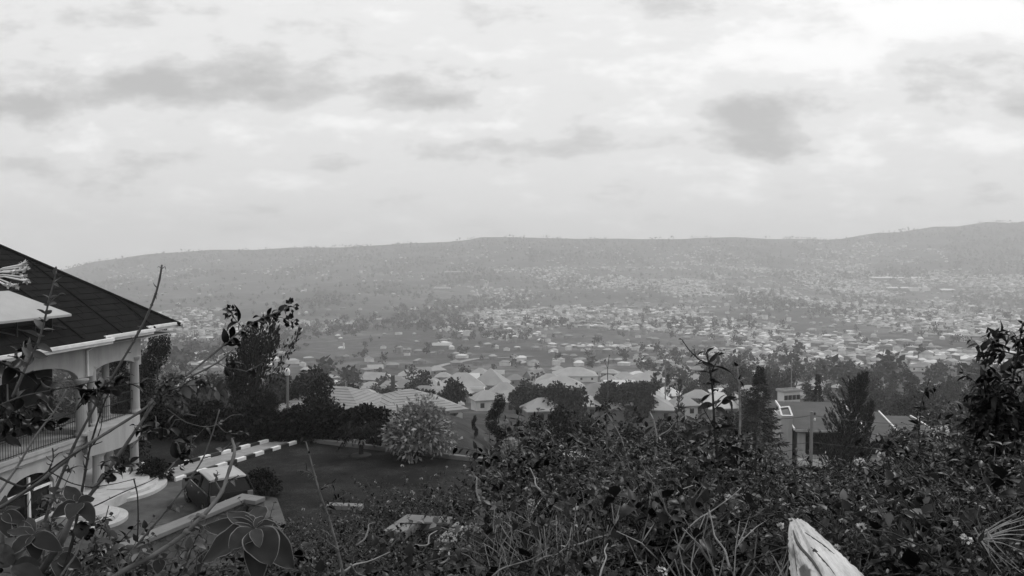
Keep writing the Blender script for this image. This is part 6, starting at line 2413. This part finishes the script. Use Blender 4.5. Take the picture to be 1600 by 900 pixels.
# ------------------------------------------------------------------ dead twigs sticking out of the thicket
TW = [([(1080, 905), (1070, 860), (1052, 812), (1036, 790), (1005, 720)], 3.2), ([(1040, 905), (1062, 845), (1090, 812), (1122, 790), (1160, 765)], 3.0), ([(938, 905), (944, 875), (950, 845)], 2.6),
      ([(835, 882), (870, 862), (895, 846)], 2.8), ([(890, 850), (930, 845), (965, 828), (990, 832)], 3.2), ([(1140, 890), (1120, 835), (1105, 800)], 2.6), ([(560, 850), (575, 830), (583, 812)], 2.8),
      ([(540, 895), (570, 875), (610, 866)], 2.6), ([(545, 880), (575, 905)], 2.6), ([(765, 903), (800, 882), (860, 858)], 2.6), ([(690, 880), (705, 862), (692, 905)], 3.0), ([(945, 752), (965, 762), (1004, 758)], 4.2),
      ([(960, 748), (943, 770), (972, 800), (1000, 830)], 4.2), ([(850, 775), (835, 755), (832, 732)], 4.0), ([(875, 800), (850, 772), (826, 758)], 4.0), ([(748, 820), (740, 800), (752, 785)], 4.2),
      ([(640, 850), (668, 850), (680, 830)], 3.0), ([(1455, 860), (1480, 852), (1500, 850)], 3.0), ([(1330, 862), (1370, 862)], 3.0), ([(1480, 765), (1490, 795)], 3.6), ([(1500, 785), (1515, 772)], 3.6),
      ([(1120, 760), (1100, 768), (1085, 790)], 3.4), ([(1030, 780), (1050, 770), (1085, 762)], 3.6), ([(750, 790), (745, 750), (738, 740)], 5.0), ([(1235, 740), (1250, 770), (1262, 790)], 4.0)]
for k, (px_, D) in enumerate(TW):
    px_ = [(a + 4 * math.sin(k * 5 + j * 2.2), b + 4 * math.cos(k * 3 + j * 1.7)) for j, (a, b) in enumerate(sum([[p, ((p[0] + q[0]) / 2, (p[1] + q[1]) / 2)] for p, q in zip(px_[:-1], px_[1:])], []) + [px_[-1]])]
    stems_thing("dry_twig", "bare pale dead twig sticking out of the tangled thicket", "twig", [(px_, D, D + 0.15, 0.0045 * D / 3, 0.0022 * D / 3)], twigmat="pale_twig" if k % 3 else "twig", group="dead twigs in the thicket", seed=60 + k, thorns=9, n=5)
stm = []
rr = np.random.default_rng(8)
for (x1, y1) in ((1593, 799), (1603, 806), (1606, 818), (1612, 826), (1610, 836), (1600, 812), (1580, 812), (1612, 848), (1600, 862)):
    stm.append(([(1531 + rr.normal() * 2, 841 + rr.normal() * 2), (1531 * .5 + x1 * .5, 841 * .5 + y1 * .5 + rr.normal() * 2 - 2), (x1, y1)], 2.6, 2.6 + rr.normal() * .1, 0.003, 0.001))
for (x1, y1) in ((1592, 888), (1575, 885), (1560, 880), (1598, 896), (1548, 870), (1530, 790), (1565, 895)):
    stm.append(([(1531 + rr.normal() * 6, 832 + rr.normal() * 6), (1531 * .5 + x1 * .5 - 4, 835 * .5 + y1 * .5 + rr.normal() * 3), (x1, y1)], 2.6, 2.5, 0.0028, 0.001))
stems_thing("dry_stalks", "fan of dry straw-like stalks near the corner below the tall shrub", "stalks", stm, twigmat="pale_twig", seed=90, n=5)

# ------------------------------------------------------------------ split pale log
def wood_material():
    m, nt, b = principled("split_wood")
    tc = node(nt, "ShaderNodeTexCoord")
    mp = node(nt, "ShaderNodeMapping")
    mp.inputs["Scale"].default_value = (85, 85, 2.2)
    nt.links.new(tc.outputs["Object"], mp.inputs[0])
    a = node(nt, "ShaderNodeTexNoise", i_Scale=1.0, i_Detail=7, i_Roughness=0.7, i_Distortion=0.15)
    nt.links.new(mp.outputs[0], a.inputs["Vector"])
    mp2 = node(nt, "ShaderNodeMapping")
    mp2.inputs["Scale"].default_value = (17, 17, 1.1)
    nt.links.new(tc.outputs["Object"], mp2.inputs[0])
    c = node(nt, "ShaderNodeTexNoise", i_Scale=1.0, i_Detail=4, i_Distortion=0.7)
    nt.links.new(mp2.outputs[0], c.inputs["Vector"])
    c1 = ramp(nt, a.outputs[0], [(0.3, 0.16), (0.45, 0.42), (0.7, 0.6)])
    c2 = ramp(nt, c.outputs[0], [(0.33, 0.08), (0.40, 0.75), (0.6, 1.0)])
    mx = node(nt, "ShaderNodeMix", data_type='RGBA', blend_type='MULTIPLY')
    mx.inputs[0].default_value = 1
    nt.links.new(c1, mx.inputs[6])
    nt.links.new(c2, mx.inputs[7])
    nt.links.new(mx.outputs[2], b.inputs["Base Color"])
    b.inputs["Roughness"].default_value = 0.75
    bp = node(nt, "ShaderNodeBump", i_Strength=0.5, i_Distance=0.004)
    nt.links.new(a.outputs[0], bp.inputs["Height"])
    nt.links.new(bp.outputs[0], b.inputs["Normal"])
    M["split_wood"] = m


wood_material()
A, B = at(1246, 820, 2.3), at(1330, 990, 1.25)
ax = B - A
ln = ax.length
V, q = [], []
CORN_ = [(-1.0, -0.15), (-0.55, -0.75), (0.35, -0.95), (1.05, -0.35), (0.9, 0.6), (-0.1, 0.85), (-0.75, 0.5)]
sub_ = 5
n = len(CORN_) * sub_
rr = np.random.default_rng(12)
NL = 40
for i in range(NL):
    t = i / (NL - 1)
    r_ = 0.023 + 0.06 * t ** 0.85
    for k in range(len(CORN_)):
        p, w_ = np.array(CORN_[k]), np.array(CORN_[(k + 1) % len(CORN_)])
        for j in range(sub_):
            c = p * (1 - j / sub_) + w_ * j / sub_
            idx = k * sub_ + j
            groove = 1 + 0.05 * math.sin(idx * 2.7 + 0.6 * math.sin(t * 5)) + 0.02 * rr.normal()
            rag = 0.03 * math.sin(idx * 1.3) + 0.02 * math.sin(idx * 3.1) if i == 0 else 0
            V.append((c[0] * r_ * groove, c[1] * r_ * groove * 0.85, t * ln + rag))
for i in range(NL - 1):
    for k in range(n):
        k2 = (k + 1) % n
        q.append((i * n + k, i * n + k2, (i + 1) * n + k2, (i + 1) * n + k))
me = bpy.data.meshes.new("split_log")
me.from_pydata(V, [], q + [tuple(range(n - 1, -1, -1)), tuple((NL - 1) * n + k for k in range(n))])
me.update()
o = link_mesh("split_log", me, "split_wood")
o.location = A
o.rotation_euler = ax.to_track_quat('Z', 'Y').to_euler()
from mathutils.bvhtree import BVHTree
mw = Matrix.LocRotScale(A, ax.to_track_quat('Z', 'Y'), None)
bvh = BVHTree.FromPolygons([mw @ Vector(v) for v in V], q)
for pts_, r0_ in (([(1239, 828), (1244, 845), (1252, 858), (1262, 868), (1272, 880), (1280, 892), (1288, 908)], 0.0035), ([(1258, 832), (1272, 842), (1288, 853), (1304, 866)], 0.0018),
                  ([(1262, 850), (1278, 866), (1296, 886), (1306, 900)], 0.0012), ([(1240, 850), (1243, 872), (1246, 898)], 0.002)):
    P = []
    for (x, y) in pts_:
        d_ = at(x, y, 1.0).normalized()
        hit = bvh.ray_cast(Vector((0, 0, 0)), d_)[0]
        if hit:
            P.append(mw.inverted() @ (hit - d_ * 0.0005))
    if len(P) > 2:
        Pn, _ = resample(P, 24)
        cm = MB()
        cm.tube(Pn, list(r0_ * np.sin(np.linspace(0.25, 3.0, 24)) + 0.0003), 6)
        cm.build("crack", "bark", o, smooth=True)
d_ = at(1275, 862, 1.0).normalized()
hit = bvh.ray_cast(Vector((0, 0, 0)), d_)[0]
if hit:
    cm = MB()
    cm.tube([mw.inverted() @ (hit + Vector((-0.005, 0, 0.004))), mw.inverted() @ (hit + Vector((0.006, 0, -0.005)))], [0.004, 0.003], 8)
    cm.build("knot", "bark", o, smooth=True)
tag(o, "pale barkless split log poking up out of the thicket by the bottom edge", "log")

# ------------------------------------------------------------------ odd things lying in the thicket
p = at(898, 735, 9.0)
e = empty("plastic_tub", (p.x, 9.0, p.z), 0.4)
tag(e, "small white-rimmed tub half hidden among the leaves below the round black tree", "tub")
mb = MB()
mb.lathe([(0.085, 0.0), (0.1, 0.02), (0.118, 0.17), (0.112, 0.17), (0.095, 0.03), (0.0, 0.028)], (0, 0, 0), 20)
mb.build("bowl", "coping_concrete", e, smooth=True)
mb = MB()
mb.lathe([(0.119, 0.168), (0.135, 0.172), (0.135, 0.186), (0.112, 0.182)], (0, 0, 0), 20)
mb.build("rim", "render_pale", e, smooth=True)
mb = MB()
mb.box((0, 0, -0.3), (0.07, 0.07, 0.6))
mb.build("stake", "twig", e)
p = at(797, 695, 9.5)
e = stems_thing("flower_ball", "round white flower head standing out among the dark leaves", "flower", [([(800, 760), (799, 725), (797, 695)], 9.5, 9.5, 0.008, 0.005)], twigmat="twig", seed=95)
rr = np.random.default_rng(95)
d = rdir(rr, 260)
off = np.array(p - e.location)
V, q = blades(off + d * 0.05, d + rdir(rr, 260) * 0.5, 0.05, 0.035, rr)
link_mesh("blossoms", np_mesh("blossoms", V, q), "blossom", e)
p = at(1398, 760, 58)
mb = MB()
mb.bx(-1.2, 1.0, -0.2, 0.2, -2.5, 1.6)
o = mb.build("low_wall", "render_pale", loc=(p.x, 58, p.z), bevel=0.03)
tag(o, "pale rendered wall glimpsed through the leaves below the modern house", "wall")
for k, (x0, x1, y, D, hh, lab) in enumerate([(771, 791, 800, 12, 0.3, "small whitish stone block lying in the weeds beside the coped walls"), (764, 786, 824, 11.5, 0.5, "squat grey stone post standing in the weeds beside the coped walls")]):
    p = at((x0 + x1) / 2, y, D)
    w_ = (x1 - x0) / F * D
    mb = MB()
    mb.box((0, 0, -hh / 2), (w_, w_ * 0.8, hh), rz=0.4)
    mb.box((0.01, 0.01, -hh - 0.9), (w_ * 0.8, w_ * 0.6, 1.8), rz=0.4)
    o = mb.build("stone_block", "coping_concrete" if k else "render_pale", loc=p, bevel=0.02)
    tag(o, lab, "stone")

for (x, row, D, key) in ((880, 722, 7.6, "lantana_t"), (905, 728, 8.0, "broad_t"), (925, 715, 8.4, "fine_t"), (1390, 722, 7.0, "lantana_t"), (1425, 712, 7.5, "narrow"), (1360, 725, 8.5, "fine_t"), (1405, 740, 6.2, "lantana_t")):
    p = at(x, row, D)
    zb = gz(p.x, D)
    bush(key, (p.x, D, zb), (p.z - zb) / (BUSH[key][3] * 0.95), x * 1.3)

for (x, row, D, key) in ((-20, 830, 3.0, "broad_s"), (30, 850, 2.7, "lantana_s"), (75, 862, 3.2, "fine_s"), (110, 878, 2.9, "broad_s"), (-40, 800, 3.4, "lantana_s"), (150, 890, 3.3, "lantana_s"), (210, 905, 3.0, "fine_s"), (0, 875, 2.4, "creeper"),
                          (822, 772, 3.8, "grass"), (838, 785, 3.5, "grass"), (812, 796, 3.4, "grass"), (966, 752, 3.9, "grass"), (990, 764, 3.7, "grass"), (1008, 776, 3.5, "grass"), (955, 775, 3.4, "grass"), (1076, 752, 3.8, "grass"), (850, 810, 3.1, "grass"), (1388, 770, 3.5, "grass")):
    p = at(x, row, D)
    zb = gz(p.x, D)
    bush(key, (p.x, D, zb), max(0.5, (p.z - zb) / (BUSH[key][3] * 0.95)), x * 1.7)

# taller flowering growth beyond the coped walls, and low growth in front of them and along the lawn's near edge
for (x, row, D, key) in ((600, 775, 14.0, "fine_t"), (622, 752, 14.6, "lantana_t"), (645, 735, 14.2, "fine_t"), (668, 728, 14.8, "fine_t"), (690, 738, 14.2, "lantana_t"), (712, 722, 14.6, "fine_t"), (735, 715, 14.0, "lantana_t"), (758, 700, 14.4, "broad_t"),
                          (660, 770, 13.6, "lantana_t"), (700, 775, 13.4, "fine_t"), (740, 760, 13.6, "fine_t"), (630, 790, 13.7, "fine_s"), (676, 800, 12.6, "fine_s"), (600, 812, 11.5, "lantana_s"), (672, 822, 10.0, "fine_s"), (746, 800, 10.0, "lantana_t"),
                          (640, 838, 9.0, "lantana_s"), (716, 848, 8.6, "fine_s"), (560, 792, 12.5, "lantana_t"), (530, 800, 11.5, "fine_s"), (500, 812, 11.0, "lantana_t"), (465, 818, 10.0, "fine_s"), (440, 835, 9.0, "lantana_s"), (575, 825, 9.5, "broad_s"), (545, 815, 10.5, "broad_s"),
                          (480, 842, 7.5, "broad_s"), (520, 850, 7.0, "lantana_s"), (395, 870, 2.35, "creeper"), (360, 888, 2.4, "broad_s"), (440, 880, 2.5, "lantana_s")):
    p = at(x, row, D)
    zb = gz(p.x, D)
    bush(key, (p.x, D, zb), max(0.5, (p.z - zb) / (BUSH[key][3] * 0.95)), x * 2.1)
